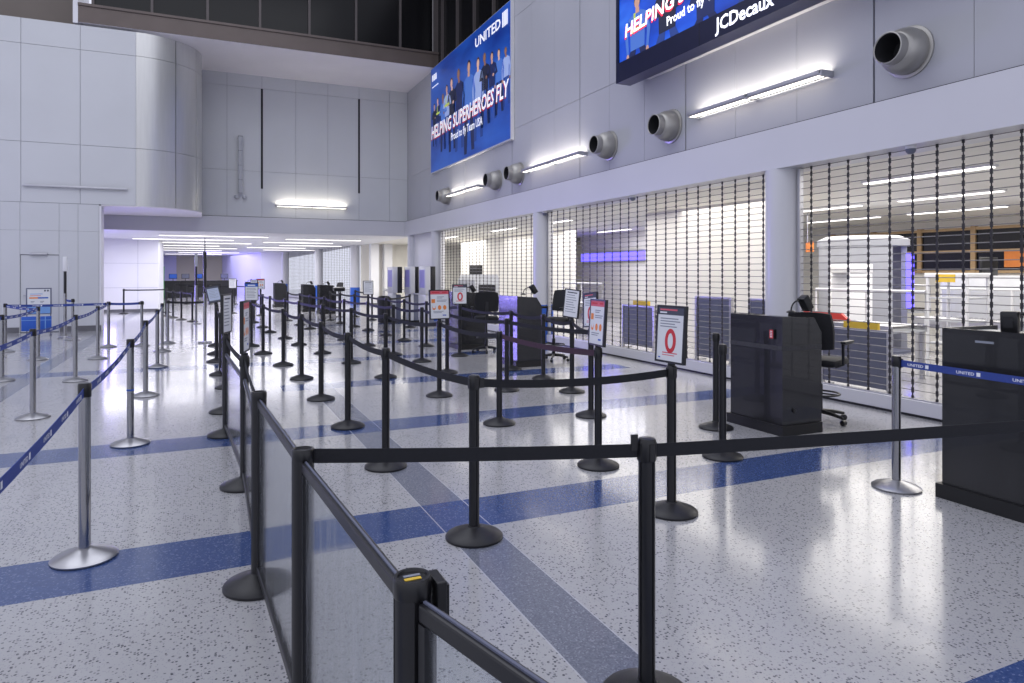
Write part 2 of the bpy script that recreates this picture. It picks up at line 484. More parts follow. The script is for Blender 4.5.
# ================================================================== THE FAR PASSAGE
s = MB(); s.box((-16, BY + .3, 3.0), (7.4, 66, 3.15), M_WHITE);
struct('ceiling_passage', s, 'low white ceiling of the far passage', False)
s = MB(); s.box((-8, 31.9, 0), (-1.65, 36, 3.0), M_WHITE)
for z in (1.0, 2.0): s.box((-8, 31.893, z - .004), (-1.65, 31.9, z + .004), M_INK)
for x in (-2.4,): s.box((x - .004, 31.893, 0), (x + .004, 31.9, 3.0), M_INK)
s.box((-8, 31.885, 0), (-1.65, 31.9, .12), M_BASEB)
struct('wall_block', s, 'white boxed wall at the left of the far passage', False)
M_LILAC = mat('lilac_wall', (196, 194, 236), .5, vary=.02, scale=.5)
M_BEIGE = mat('beige_wall', (196, 190, 178), .6, vary=.03, scale=.5)
def wall_seg(name, label, p, q, m, z1=3.0, th=.15):
    a, b_ = Vector((p[0], p[1], 0)), Vector((q[0], q[1], 0))
    t = (b_ - a).normalized(); n = Vector((-t.y, t.x, 0)) * th
    w = MB(); w.prism([(a.x, a.y), (b_.x, b_.y), (b_.x + n.x, b_.y + n.y), (a.x + n.x, a.y + n.y)], 0, z1, m)
    return struct(name, w, label, False)
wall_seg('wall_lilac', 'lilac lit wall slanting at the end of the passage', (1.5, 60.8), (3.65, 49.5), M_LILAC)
wall_seg('wall_white', 'short white wall beside the lilac wall', (3.65, 49.5), (5.0, 48.3), M_WHITE)
wall_seg('wall_end', 'beige end wall of the passage', (-10, 62), (1.6, 62), M_BEIGE)
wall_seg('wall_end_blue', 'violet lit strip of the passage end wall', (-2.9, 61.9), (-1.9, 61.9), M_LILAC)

def strip_light(name, loc, length, axis, label, group, w=.14, m=None):
    t = thing(name, label, 'ceiling light', loc, 0 if axis == 'x' else PI / 2, group)
    a = MB(); a.box((-length / 2 - .03, -w / 2 - .02, -.03), (length / 2 + .03, w / 2 + .02, 0), M_WHITE); a.build('housing', t, False)
    a = MB(); a.box((-length / 2, -w / 2, -.045), (length / 2, w / 2, -.03), m or M_CLAMP); a.build('diffuser', t, False)
    return t
rows_ = [27.7, 30.9, 34.2, 37.8, 41.5, 45.5, 50, 55]
for i, y in enumerate(rows_):
    strip_light('ceiling_light', (.45 - (0, 1.1, .2, 1.5, .5, 1.2, 0, 1)[i], y, 3.0), 3.7, 'x', 'recessed strip light, %s from the front in the left line of the passage ceiling' % ORD[i + 1], 'passage ceiling lights')
for i, y in enumerate(rows_[:5]):
    strip_light('ceiling_light', (4.6 + (0, -.6, .4, -.9, .2)[i], y + 1.3, 3.0), 3.0, 'x', 'recessed strip light, %s from the front in the right line of the passage ceiling' % ORD[i + 1], 'passage ceiling lights')

# columns
def column(x, y, n, label, r=.235, blue=True):
    c_ = MB(); c_.lathe([(r, 0), (r, 3.0)], M_FASC, 32)
    t = c_.build('column', None); t.location = (x, y, 0)
    tag(t, label, 'column', None, 'structure')
    w = MB()
    w.lathe([(r + .008, .0), (r + .008, .86), (r, .87)], M_BLUEP if blue else M_FASC, 32, caps=False)
    w.build('wrap', t)
column(7.24, -.55, 0, 'white round column out at the right end', blue=False)
column(7.24, 6.97, 1, 'white round column behind the podium with the red tag', blue=False)
column(7.24, 14.2, 2, 'white round column with blue foot between the two middle roller grilles')
column(7.24, 22.0, 3, 'white round column with blue foot beside the tall kiosks')
column(7.25, 24.9, 4, 'white round column at the inner corner under the far wall')
column(7.1, 35.0, 5, 'slim white column with blue foot, first inside the passage')
column(6.25, 41.2, 6, 'slim white column with blue foot, second inside the passage')
column(5.1, 48.2, 7, 'slim white column at the end of the passage')
wall_seg('wall_pier', 'white wall between the kiosks and the corner column', (7.2, 24.7), (7.2, 22.2), M_FASC)

# ------------------------------------------------------------------ roller grilles
PITCH = .09
def chain_mesh(h):
    c_ = MB()
    n = int(h / PITCH)
    for k in range(n):
        z = .2 + PITCH * k
        c_.box((-.006, -.0135, z - .029), (.006, .0135, z + .029), M_CHAIN)
        c_.box((-.004, -.0065, z + .029), (.004, .0065, z + .061), M_CHAIN)
    return c_.build('chain', mesh_only=True, smooth=False)
CH = chain_mesh(2.88)
def grille(p, q, label, step=.28, first=.10):
    a, b_ = Vector((p[0], p[1], 0)), Vector((q[0], q[1], 0))
    L_ = (b_ - a).length; t_ = b_ - a
    rz = math.atan2(t_.y, t_.x) - PI / 2
    t = thing('roller_grille', label, 'roller grille', (a.x, a.y, 0), rz, 'roller grilles along the checkpoint')
    g = MB(); g.box((-.06, 0, .03), (.05, L_, .185), M_FASC, bev=.006); g.box((-.03, 0, .185), (.03, L_, .20), M_ALU)
    bar = g.build('bottom_bar', t, False)
    g = MB(); g.box((-.04, 0, 0), (.04, L_, .035), M_CAP); g.build('rubber_seal', bar, False)
    for y in (.02, L_ - .02):
        g = MB(); g.box((-.035, y - .02, 0), (.035, y + .02, 2.99), M_ALU); g.build('guide_rail', t, False)
    g = MB()
    for k in range(32): g.tube([(0, .02, .2 + PITCH * k), (0, L_ - .02, 0.2 + PITCH * k)], .005, M_ROD, 5, False)
    g.build('rods', t)
    y = first
    while y < L_ - .05:
        link('chain', CH, t, (0, y, 0)); y += step
    return t
grille((7.26, -.3), (7.26, 6.72), 'open roller grille at the right, behind both near podiums', first=.10)
grille((7.26, 7.22), (7.26, 13.95), 'open roller grille between the two nearest columns', first=.14)
grille((7.26, 14.45), (7.26, 21.74), 'open roller grille behind the violet lit podiums', first=.14)
grille((7.1, 35.3), (6.35, 40.9), 'grey roller grille inside the passage between the slim columns')
grille((6.2, 41.5), (5.25, 47.9), 'grey roller grille deepest in the passage')

# ================================================================== WALL FITTINGS
def wall_light(loc, length, rz, label, pair=2):
    # local: x along wall, -y out of the wall
    t = thing('wall_light', label, 'wall light', loc, rz, 'linear wall lights')
    a = MB(); a.prism([(-.21, -.03), (-.19, -.05), (-.03, -.05), (-.03, -.04), (-.18, -.04), (-.2, .012), (-.21, .012)], -length / 2, length / 2, M_ALU, 'x')
    for x in (-length / 2, 0, length / 2):
        a.box((x - .02, -.21, -.062), (x + .02, 0, .012), M_ALU)
    a.build('housing', t, False)
    h = length / pair
    for k in range(pair):
        x0 = -length / 2 + h * k + .03; x1 = x0 + h - .06
        a = MB(); a.box((x0, -.17, -.038), (x1, -.05, -.02), M_LAMP)
        a.box((x0, -.185, -.058), (x1, -.10, -.051), M_LAMP2); a.build('diffuser', t, False)
    return t
RZW = -PI / 2   # local -y -> -x for the right wall : rotate so that out-of-wall is -x
wall_light((WX, 7.36, 4.1), 2.52, RZW, 'long twin wall light under the second display screen')
wall_light((WX, 13.4, 4.06), 2.7, RZW, 'twin wall light between the second and third air nozzles')
wall_light((WX, 19.0, 4.05), 2.7, RZW, 'twin wall light under the large blue poster')
wall_light((BY and 3.6, BY, 4.0), 2.44, 0, 'twin wall light glowing on the far wall')

def nozzle(y, z, label):
    t = thing('vent_nozzle', label, 'air nozzle', (WX, y, z), 0, 'round air nozzles on the right wall')
    def ring(prof, m, name):
        a = MB(); a.M = Matrix.Rotation(-PI / 2, 4, 'Y')
        a.lathe(prof, m, 32, caps=False); return a.build(name, t)
    ring([(.0, 0), (.285, 0), (.285, .02), (.255, .03), (.25, .03)], M_DUCT, 'flange')
    ring([(.252, .02), (.254, .09), (.244, .15), (.218, .21), (.188, .25), (.174, .256), (.172, .365), (.162, .37), (.155, .36)], M_DUCT, 'barrel')
    ring([(.155, .36), (.15, .2), (.12, .1), (0, .08)], M_GAPD, 'throat')
nz_names = ['nearest the camera, right of the long wall light', 'second from the right', 'third from the right beside a wall light', 'fourth from the right', 'fifth from the right, below the blue poster', 'farthest away by the inner corner']
for y, n in zip((5.08, 9.3, 11.2, 15.3, 16.65, 20.7), nz_names):
    nozzle(y, 4.05, 'round steel air nozzle, ' + n)

a = thing('security_camera', 'small white dome camera under the fascia above the right grille', 'camera', (7.13, 5.05, 3.0))
g = MB(); g.lathe([(.055, -.03), (.055, 0)], M_WHITE, 20); g.build('mount', a)
g = MB(); g.lathe([(.0, -.09), (.028, -.085), (.05, -.06), (.055, -.03)], M_GREYD, 20); g.build('dome', a)
for y, lb_ in ((13.9, 'tiny dome camera under the fascia near the middle column'), (10.4, 'tiny dome camera under the fascia over the middle grille')):
    copy_tree(a, (7.13, y, 3.0), label=lb_)

t = thing('wall_rail', 'long thin metal rail fixed on the left wall', 'rail', (-3.13, LY, 3.95))
g = MB(); g.box((-1.22, -.09, -.03), (1.22, -.04, .03), M_ALU, bev=.006); g.build('bar', t)
for x in (-1.1, 0, 1.1):
    g = MB(); g.box((x - .02, -.05, -.02), (x + .02, 0, .02), M_ALU); g.build('bracket', t, False)

t = thing('wall_speaker', 'slim vertical column speaker on the far wall', 'speaker', (1.2, BY, 0))
g = MB(); g.box((-.07, -.2, 4.35), (.07, -.06, 6.3), M_GREYP, bev=.015)
for k in range(4): g.box((-.072, -.203, 4.8 + .5 * k), (.072, -.058, 4.808 + .5 * k), M_INKD)
g.build('cabinet', t)
g = MB(); g.box((-.05, -.06, 4.3), (.05, 0, 4.5), M_ALU); g.box((-.05, -.06, 6.0), (.05, 0, 6.2), M_ALU); g.build('bracket', t, False)
for x in (-.13, .13):
    g = MB(); g.lathe([(.02, -.06), (.07, -.05), (.075, 0), (.06, .05), (.02, .06)], M_GREYP, 16, (x, -.13, 4.22)); g.build('floodlight', t)

# ------------------------------------------------------------------ big poster and screen
def screen_mat(name, c0, c1, c2, strength):
    m = bpy.data.materials.new(name); m.use_nodes = True; nt = m.node_tree; b = nt.nodes['Principled BSDF']
    tc = nt.nodes.new('ShaderNodeTexCoord'); nz = nt.nodes.new('ShaderNodeTexNoise'); nz.inputs['Scale'].default_value = .55; nz.inputs['Detail'].default_value = 4
    mp = nt.nodes.new('ShaderNodeMapping'); mp.inputs['Scale'].default_value = (1, .6, 1.5)
    rp = nt.nodes.new('ShaderNodeValToRGB'); e = rp.color_ramp.elements
    e[0].position = .3; e[1].position = .72; e[0].color = lin(c0) + (1,); e[1].color = lin(c2) + (1,)
    k = e.new(.5); k.color = lin(c1) + (1,)
    L = nt.links.new
    L(tc.outputs['Object'], mp.inputs[0]); L(mp.outputs[0], nz.inputs['Vector']); L(nz.outputs['Fac'], rp.inputs[0])
    L(rp.outputs[0], b.inputs['Base Color']); L(rp.outputs[0], b.inputs['Emission Color'])
    b.inputs['Emission Strength'].default_value = strength; b.inputs['Roughness'].default_value = .35
    return m
def emat(name, rgb, s): return mat(name, rgb, .5, emit=s, ecol=rgb, vary=0)
def figure(mb, x, y, u, v, w, h, top, leg, skin, hair, hi=None):
    """printed standing person on a poster plane; local u to the right = -y, v up"""
    def Q(pts, m, dx=0.0): mb.poly([(x - dx, y - (u + a * h), v + b * h) for a, b in pts], m)
    ell = lambda cx, cy, rx, ry, n=12: [(cx + rx * math.cos(2 * PI * k / n), cy + ry * math.sin(2 * PI * k / n)) for k in range(n)]
    lean = random.uniform(-.02, .02); st = random.uniform(.03, .07)
    Q([(-.10, .52), (-.02, .52), (-.02 - st * .3, .26), (-.03 - st * .6, .0), (-.11 - st * .6, .0), (-.10 - st, .26)], leg)
    Q([(.02, .52), (.10, .52), (.10 + st, .26), (.11 + st, .02), (.03 + st, .02), (.03 + st * .3, .26)], leg)
    Q([(-.11, .50), (.11, .50), (.115, .66), (.15, .80), (.06, .845), (-.06, .845), (-.15, .80), (-.115, .66)], top, .001)
    k = random.choice((0, 1, 2))
    if k == 0:
        Q([(.15, .80), (.20, .64), (.17, .47), (.135, .48), (.15, .64), (.11, .76)], top, .001)
        Q([(-.15, .80), (-.20, .64), (-.17, .47), (-.135, .48), (-.15, .64), (-.11, .76)], top, .001)
        Q(ell(.155, .455, .022, .03), skin, .002); Q(ell(-.155, .455, .022, .03), skin, .002)
    else:
        Q([(.15, .80), (.21, .66), (.07, .64), (.06, .68), (.14, .70), (.11, .78)], top, .002)
        Q([(-.15, .80), (-.21, .66), (-.07, .64), (-.06, .68), (-.14, .70), (-.11, .78)], top, .002)
        Q(ell(.05, .66, .03, .022), skin, .003)
    if hi: Q([(-.115, .66), (.115, .66), (.118, .70), (-.118, .70)], hi, .0025); Q([(-.06, .70), (-.03, .70), (-.03, .84), (-.06, .84)], hi, .0025)
    Q([(-.03, .83), (.03, .83), (.03, .88), (-.03, .88)], skin, .002)
    Q(ell(lean, .945, .052, .065), hair, .002); Q(ell(lean, .93, .042, .056), skin, .003)
ES = 1.0
sk = [emat('poster_skin_%d' % i, c_, .4) for i, c_ in enumerate(((196, 150, 128), (140, 98, 78), (214, 172, 150)))]
hr = [emat('poster_hair_%d' % i, c_, .3) for i, c_ in enumerate(((40, 32, 36), (84, 58, 44), (120, 90, 60)))]
tp = [emat('poster_navy', (20, 34, 84), .4), emat('poster_dark', (24, 30, 56), .4), emat('poster_white', (150, 168, 212), .4), emat('poster_azure', (70, 112, 190), .4)]
lg = [emat('poster_leg_dark', (18, 30, 74), .4), emat('poster_leg_blue', (34, 62, 130), .4)]
HV = emat('poster_vest', (186, 204, 80), .4)
PW = emat('poster_lettering', (246, 246, 252), .5)
PR = emat('poster_red', (186, 36, 56), .4)
PB = emat('poster_deep_blue', (18, 44, 120), .7)

B1 = screen_mat('poster_blue', (14, 46, 128), (28, 78, 168), (44, 98, 188), .32)
px = WX - .10
t = thing('wall_mounted_poster', 'big blue poster of standing people, mounted high near the far corner', 'poster', (px, 22.3, 4.95))
def loc_(mb): mb.M = Matrix.Translation((-px, -22.3, -4.95)); return mb
g = loc_(MB()); g.box((px, 15.6, 4.95), (WX - .006, 22.16, 8.46), M_FASC); g.build('backing', t, False)
g = loc_(MB()); g.box((px - .012, 15.63, 4.98), (px, 22.13, 8.44), B1); scr = g.build('printed_face', t, False)
xf = px - .016
g = loc_(MB())
U = lambda u: 22.1 - u
figs = [(434.5, 104, 146), (438, 98, 146), (443, 94, 151), (447, 85, 147), (452, 78, 151), (459, 69, 150.5), (468.7, 61, 153), (478, 58, 140), (485, 53, 126.6), (492, 52, 121), (499, 49, 114), (506, 47, 106)]
for i, (fx0, fy0, fy1) in enumerate(figs):
    k_ = (fx0 - 512) / 683; d_ = xf / (S_ + C_ * k_); yy = C_ * d_ - S_ * k_ * d_
    z0 = 1.6 + (273 - fy1) / 683 * d_; hh_ = (fy1 - fy0) / 683 * d_
    figure(g, xf, U(0), U(0) - yy, z0, 1, hh_, (tp * 4)[(i * 3 + 1) % 4], lg[i % 2], sk[(i * 2) % 3], hr[i % 3], HV if i in (1, 3) else None)
g.build('printed_figures', scr, False)
g = loc_(MB())
for dx, dz, m, dd in ((-.035, -.035, PR, .0), (0, 0, PW, .004)):
    g.text('HELPING SUPERHEROES FLY', m, .60, (xf - .008 - dd, U(.08 + dx), 6.08 + dz), (0, -1, 0), (0, 0, 1), True, .12, width=6.36)
g.build('slogan_lettering', scr, False)
g = loc_(MB()); g.text('Proud to fly Team USA', PW, .33, (xf - .010, U(2.05), 5.70), (0, -1, 0), (0, 0, 1), True, 0, width=2.6); g.build('small_lettering', scr, False)
g = loc_(MB()); g.text('UNITED', PW, .38, (xf - .008, U(4.1), 7.95), (0, -1, 0), (0, 0, 1), True, 0, width=1.8)
for k in range(4): g.box((xf - .012, U(6.02 + .09 * k), 7.9), (xf - .008, U(6.08 + .09 * k), 8.28), PW)
g.build('airline_lettering', scr, False)
g = loc_(MB())
for k, z in ((0, 8.0), (.17, 8.0), (.34, 8.0)): g.box((xf - .012, U(.15 + k), z), (xf - .008, U(.27 + k), z + .2), PW)
g.box((xf - .012, U(.15), 7.78), (xf - .008, U(.8), 7.81), PW)
g.build('corner_emblem', scr, False)

fx = 6.64
t = thing('display_screen', 'lit video screen in dark frame projecting from the right wall, cut by top edge', 'screen', (WX, 10.2, 4.93))
def loc2(mb): mb.M = Matrix.Translation((-WX, -10.2, -4.93)); return mb
g = loc2(MB())
g.box((fx, 3.7, 4.93), (fx + .3, 10.2, 5.27), M_SCREENF); g.box((fx, 10.12, 5.27), (fx + .3, 10.2, 8.7), M_SCREENF); g.box((fx, 3.7, 8.6), (fx + .3, 10.12, 8.7), M_SCREENF)
g.box((fx, 3.7, 5.27), (fx + .3, 3.78, 8.6), M_SCREENF); g.box((fx - .002, 7.98, 4.935), (fx + .28, 7.99, 5.26), M_GAPD)
fr = g.build('frame', t, False)
g = loc2(MB()); g.box((fx + .3, 3.9, 4.99), (WX, 9.9, 8.6), M_FASC); g.build('wall_box', t, False)
g = loc2(MB())
g.text('JCDecaux', emat('sign_lettering', (240, 242, 255), 1.6), .27, (fx - .006, 7.64, 5.02), (0, -1, 0), (0, 0, 1), True, 0, width=1.10)
g.build('lettering', fr, False)
B2 = screen_mat('screen_blue', (12, 34, 116), (24, 76, 190), (80, 150, 245), .6)
g = loc2(MB()); g.box((fx + .02, 3.78, 5.27), (fx + .06, 10.12, 8.6), B2); scr = g.build('display', t, False)
g = loc2(MB())
U2 = lambda u: 10.12 - u
for i, u in enumerate((.55, 1.35, 2.25, 3.2, 4.1, 5.0, 5.8)):
    figure(g, fx + .016, U2(0), u, 4.46, 1, 1.82 + .1 * math.sin(i * 2.1), tp[(3, 1, 0, 2, 3, 1, 0)[i]], lg[i % 2], sk[i % 3], hr[i % 3], HV if i in (0, 4) else None)
# keep the print inside the display
g.v = [(p[0], p[1], max(p[2], .341)) for p in g.v]
g.build('picture_figures', scr, False)
g = loc2(MB())
sl = Vector((0, -1, .05))
for dx, dz, m, dd in ((-.02, -.03, emat('screen_red', (220, 40, 70), 1.2), 0), (0, 0, emat('screen_white', (250, 250, 255), 1.3), .003)):
    g.text('HELPING SUPERHEROES FLY', m, .31, (fx + .008 - dd, U2(.2 + dx), 5.66 + dz), sl, (0, 0.05, 1), True, .15, width=4.3)
g.build('slogan_lettering', scr, False); g = loc2(MB())
g.text('Proud to fly Team USA', emat('screen_white', (250, 250, 255), 1.3), .20, (fx + .006, U2(1.36), 5.48), sl, (0, .05, 1), True, 0, width=1.75)
g.build('small_lettering', scr, False)

# ================================================================== QUEUE POSTS
def pole_profile(r):
    pts = []
    for k in range(4):
        a0 = PI / 2 * k
        for j in range(7):
            a = a0 + .16 + (PI / 2 - .32) * j / 6
            pts.append((r * math.cos(a), r * math.sin(a)))
        a = a0 + PI / 2
        pts.append((r * .84 * math.cos(a - .11), r * .84 * math.sin(a - .11)))
        pts.append((r * .84 * math.cos(a + .11), r * .84 * math.sin(a + .11)))
    return pts
g = MB(); g.lathe([(.15, 0), (.173, .002), (.174, .014), (.165, .024), (.12, .042), (.07, .058), (.04, .068), (.036, .075)], M_BLACKG, 40); ME_BASE = g.build('base', mesh_only=True)
g = MB(); g.prism(pole_profile(.0315), .07, .895, M_BLACK); ME_POLE = g.build('pole', mesh_only=True, angle=50)
g = MB(); g.lathe([(.033, .895), (.0345, .9), (.0345, .972), (.031, .98), (.026, .982), (.0, .982)], M_CAP, 28)
for k in range(4):
    a = PI / 2 * k; g.M = Matrix.Rotation(a, 4, 'Z'); g.box((.033, -.012, .902), (.037, .012, .965), M_CAP)
g.M = Matrix.Identity(4); ME_HEAD = g.build('head', mesh_only=True)
g = MB(); g.lathe([(.14, 0), (.165, .003), (.168, .012), (.15, .024), (.09, .044), (.045, .058), (.034, .062)], M_STEELB, 40); ME_SBASE = g.build('base', mesh_only=True)
g = MB(); g.lathe([(.0305, .06), (.0305, .93)], M_STEEL, 28); ME_SPOLE = g.build('pole', mesh_only=True)
g = MB(); g.lathe([(.032, .905), (.034, .908), (.034, .975), (.03, .983), (.0, .984)], M_CAP, 28); g.box((.02, -.018, .9), (.042, .018, .965), M_CAP); ME_SHEAD = g.build('head', mesh_only=True)

def belt_mb(p, q, sag, m, z=.933, hh=.025, z2=None):
    """ribbon from p to q (xy) in coordinates relative to p"""
    v = Vector((q[0] - p[0], q[1] - p[1], 0)); L_ = v.length; t_ = v.normalized(); n = Vector((-t_.y, t_.x, 0)) * .0012
    mb = MB(); N = 14; vs = []; fs = []
    for k in range(N + 1):
        s_ = .036 + (L_ - .072) * k / N
        zz = z + ((z2 or z) - z) * k / N - sag * 4 * (k / N) * (1 - k / N)
        c_ = t_ * s_
        for sg in (-1, 1):
            for zz2 in (zz - hh, zz + hh): vs.append((c_.x + n.x * sg, c_.y + n.y * sg, zz2))
    for k in range(N):
        a = 4 * k; b_ = a + 4
        fs += [(a, a + 1, b_ + 1, b_), (a + 2, b_ + 2, b_ + 3, a + 3), (a + 1, a + 3, b_ + 3, b_ + 1), (a, b_, b_ + 2, a + 2)]
    fs += [(0, 2, 3, 1), (4 * N, 4 * N + 1, 4 * N + 3, 4 * N + 2)]
    mb.add(vs, fs, m)
    # end clip
    e = t_ * (L_ - .05)
    ang = math.atan2(t_.y, t_.x)
    M0 = mb.M; mb.M = Matrix.Translation((e.x, e.y, z)) @ Matrix.Rotation(ang, 4, 'Z'); mb.box((-.012, -.005, -.03), (.014, .005, .03), M_CAP); mb.M = M0
    return mb, L_, t_, n

def belt(root, p, q, sag=.015, m=None, text=False, z=.933, z2=None):
    mb, L_, t_, n = belt_mb(p, q, sag, m or M_BELT, z, z2=z2)
    b = mb.build('belt', root, True, 30)
    if text:
        k = max(2, int(L_ / .36))
        for i in range(k):
            tb = MB()
            s_ = (i + .5) * L_ / k
            f = s_ / L_; zz = .925 - sag * 4 * f * (1 - f)
            for sg in (1, -1):
                u = t_ * sg; w = u.cross(Vector((0, 0, 1)))
                o = t_ * s_ + w * .0016 - u * .09
                tb.text('UNITED', M_WHITEP, .028, (o.x, o.y, zz - .003), u, (0, 0, 1), True, width=.125)
                o2 = o + u * .14
                c_ = (o2 + u * .012)
                tb.poly([tuple(o2 + Vector((0, 0, zz - .006))), tuple(o2 + u * .026 + Vector((0, 0, zz - .006))), tuple(o2 + u * .026 + Vector((0, 0, zz + .02))), tuple(o2 + Vector((0, 0, zz + .02)))], M_WHITEP)
            tb.build('lettering', b, False)
    return b

def post(x, y, label, silver=False, group=None, rz=None):
    t = thing('belt_post', label, 'queue post', (x, y, 0), 0, group)
    if silver: ms = (('base', ME_SBASE), ('pole', ME_SPOLE), ('head', ME_SHEAD))
    else: ms = (('base', ME_BASE), ('pole', ME_POLE), ('head', ME_HEAD))
    for n_, me in ms: link(n_, me, t, None, (0, 0, random.uniform(0, .3) if rz is None else rz))
    return t

def sign(root, face, kind, z=1.19, w=.285, h=.385, tilt=0.0, fx_=0.0, roll=0.0):
    """framed notice on top of a post; face = world angle of the outward normal (radians)"""
    M0 = Matrix.Translation((0, 0, z)) @ Matrix.Rotation(face + PI / 2, 4, 'Z') @ Matrix.Rotation(tilt, 4, 'X') @ Matrix.Rotation(roll, 4, 'Y') @ Matrix.Translation((fx_, 0, 0))
    g = MB(); g.M = M0
    b_ = .014
    g.box((-w / 2, -.010, -h / 2), (w / 2, .012, h / 2), M_BLACK, bev=.003)
    for lo, hi in (((-w / 2, -.016, h / 2 - b_), (w / 2, -.010, h / 2)), ((-w / 2, -.016, -h / 2), (w / 2, -.010, -h / 2 + b_)),
                   ((-w / 2, -.016, -h / 2 + b_), (-w / 2 + b_, -.010, h / 2 - b_)), ((w / 2 - b_, -.016, -h / 2 + b_), (w / 2, -.010, h / 2 - b_))):
        g.box(lo, hi, M_BLACK)
    f = g.build('sign_frame', root, False)
    g = MB(); g.lathe([(.026, .975), (.026, 1.0)], M_CAP, 16); g.tube([(0, 0, .99), tuple(M0 @ Vector((0, .016, -h / 2 + .03)))], .016, M_BLACK, 8)
    g.build('sign_bracket', root)
    g = MB(); g.M = M0
    W, H_ = w / 2 - b_, h / 2 - b_
    y = -.0125
    def rect(x0, z0, x1, z1, m, k=1): g.poly([(x0 * W, y - .0006 * k, z0 * H_), (x1 * W, y - .0006 * k, z0 * H_), (x1 * W, y - .0006 * k, z1 * H_), (x0 * W, y - .0006 * k, z1 * H_)], m)
    def ell(cx, cz, rx, rz_, m, k=1, n=24): g.poly([(cx * W + rx * math.cos(2 * PI * i / n), y - .0006 * k, cz * H_ + rz_ * math.sin(2 * PI * i / n)) for i in range(n)], m)
    rect(-1, -1, 1, 1, M_PAPER, 0)
    if kind == 'oval':
        rect(-1, .72, 1, 1, M_INKD); rect(-.85, .88, .5, .94, M_PINK, 2); rect(-.85, .78, -.3, .83, M_WHITEP, 2)
        for k, x1 in enumerate((.6, .75, .35, .5)): rect(-.8, .56 - .1 * k, x1, .60 - .1 * k, M_INK)
        ell(.05, -.25, .055, .082, M_RED); ell(.05, -.25, .026, .052, M_PAPER, 2)
        rect(-.55, -.72, .6, -.68, M_PINK); rect(-.55, -.80, .4, -.77, M_PINK); rect(-.85, -.92, -.7, -.87, M_BLUEP)
    elif kind == 'icons':
        rect(-1, .74, 1, 1, M_PINK); rect(-.85, .84, .0, .92, M_RED, 2); rect(.3, .84, .8, .92, M_RED, 2)
        for k, x1 in enumerate((.5, .3)): rect(-.3, .54 - .09 * k, x1, .58 - .09 * k, M_INK)
        rect(-.9, .12, -.5, .40, M_ORANGE)
        for k, x1 in enumerate((.8, .7)): rect(-.3, .30 - .09 * k, x1, .34 - .09 * k, M_INK)
        for cx in (-.62, -.02, .55): ell(cx, -.22, .024, .030, M_ORANGE)
        ell(-.62, -.16, .018, .02, M_PAPER, 2)
        for k, x1 in enumerate((.4, .2)): rect(-.7, -.52 - .09 * k, x1, -.48 - .09 * k, M_INK)
        rect(.3, -.82, .7, -.74, M_BLUEP)
    elif kind == 'blue':
        rect(-1, .62, 1, 1, M_BLUEP); rect(-.6, .74, .6, .86, M_WHITEP, 2)
        for k in range(7): rect(-.8, .4 - .18 * k, random.uniform(.3, .8), .46 - .18 * k, M_INK)
    elif kind == 'tablet':
        rect(-1, -1, 1, 1, M_INKD); rect(-.9, -.8, .9, .75, M_TABS, 2)
        for k in range(6): rect(-.7, .55 - .2 * k, random.uniform(.2, .7), .6 - .2 * k, M_INK, 3)
    else:
        rect(-.7, .78, .7, .86, M_INKD if kind == 'plain' else M_ORANGE)
        for k in range(8): rect(-.8, .6 - .18 * k, random.uniform(.2, .8), .65 - .18 * k, M_INK)
    g.build('sign_sheet', f, False)

W_ = PI            # facing -x
SFACE = -PI / 2    # facing -y (towards the camera end)
rows = {
 1: dict(pts=[(1.52, 2.125), (1.5, 3.86), (1.38, 5.56), (1.38, 7.17), (1.37, 8.86), (1.37, 10.7), (1.28, 12.4), (1.10, 14.33), (.98, 15.9)],
         desc='belt row along the grey floor strip'),
 2: dict(pts=[(2.86, 3.72), (2.99, 4.86), (2.87, 6.65), (2.81, 8.48), (2.56, 10.32), (2.41, 12.21), (2.18, 13.92), (1.96, 15.78), (1.85, 17.48), (1.66, 19.41), (1.62, 21.31), (1.53, 23.55), (2.0, 27.25)],
         desc='second belt row from the glass panels'),
 3: dict(pts=[(4.12, 4.65), (3.96, 6.59), (3.78, 8.5), (3.57, 10.38), (3.61, 11.89), (3.40, 13.09), (3.31, 14.94), (3.09, 16.51), (2.93, 18.44), (2.81, 20.16), (2.74, 21.83), (2.62, 24.0)],
         desc='third belt row from the glass panels'),
 4: dict(pts=[(4.83, 5.55), (4.53, 8.03), (4.69, 9.19), (4.66, 10.3), (4.52, 12.4), (4.47, 14.38), (4.35, 15.75), (4.28, 17.23), (4.21, 18.96), (4.12, 20.4), (4.0, 22.0), (3.95, 23.6)],
         desc='belt row nearest the podiums'),
}
signs = {(2, 0): ('oval', W_ + .05, 'black sign post with red oval notice, the nearest such sign to the camera'),
         (2, 1): ('icons', W_ - .1, 'black sign post with orange icons notice, edge-on between two red oval signs'),
         (3, 1): ('oval', W_ + .0, 'black sign post with tilted red oval notice, beside the orange icons sign'),
         (4, 1): ('plain', W_ + .28, 'black sign post with pale text notice, leaning left of the tilted oval sign'),
         (2, 3): ('icons', SFACE + .1, 'black sign post with orange icons notice facing the camera, mid queue'),
         (4, 4): ('oval', SFACE - .25, 'black sign post with small oval notice before the violet podium and chair'),
         (4, 8): ('plain', SFACE, 'black sign post with grey text notice near the bright doorway'),
         (2, 12): ('icons', SFACE, 'black sign post with small orange notice, farthest of the second row'),
         (1, 8): ('blue', SFACE + .1, 'black sign post with blue headed notice behind the glass panels'),
         (2, 11): ('plain', W_ + .8, 'black sign post with narrow pale notice, turned aside far down the second row')}
nobelt = {(3, 0), (4, 0), (2, 0), (2, 11), (1, 8), (1, 0)}
POSTS = {}
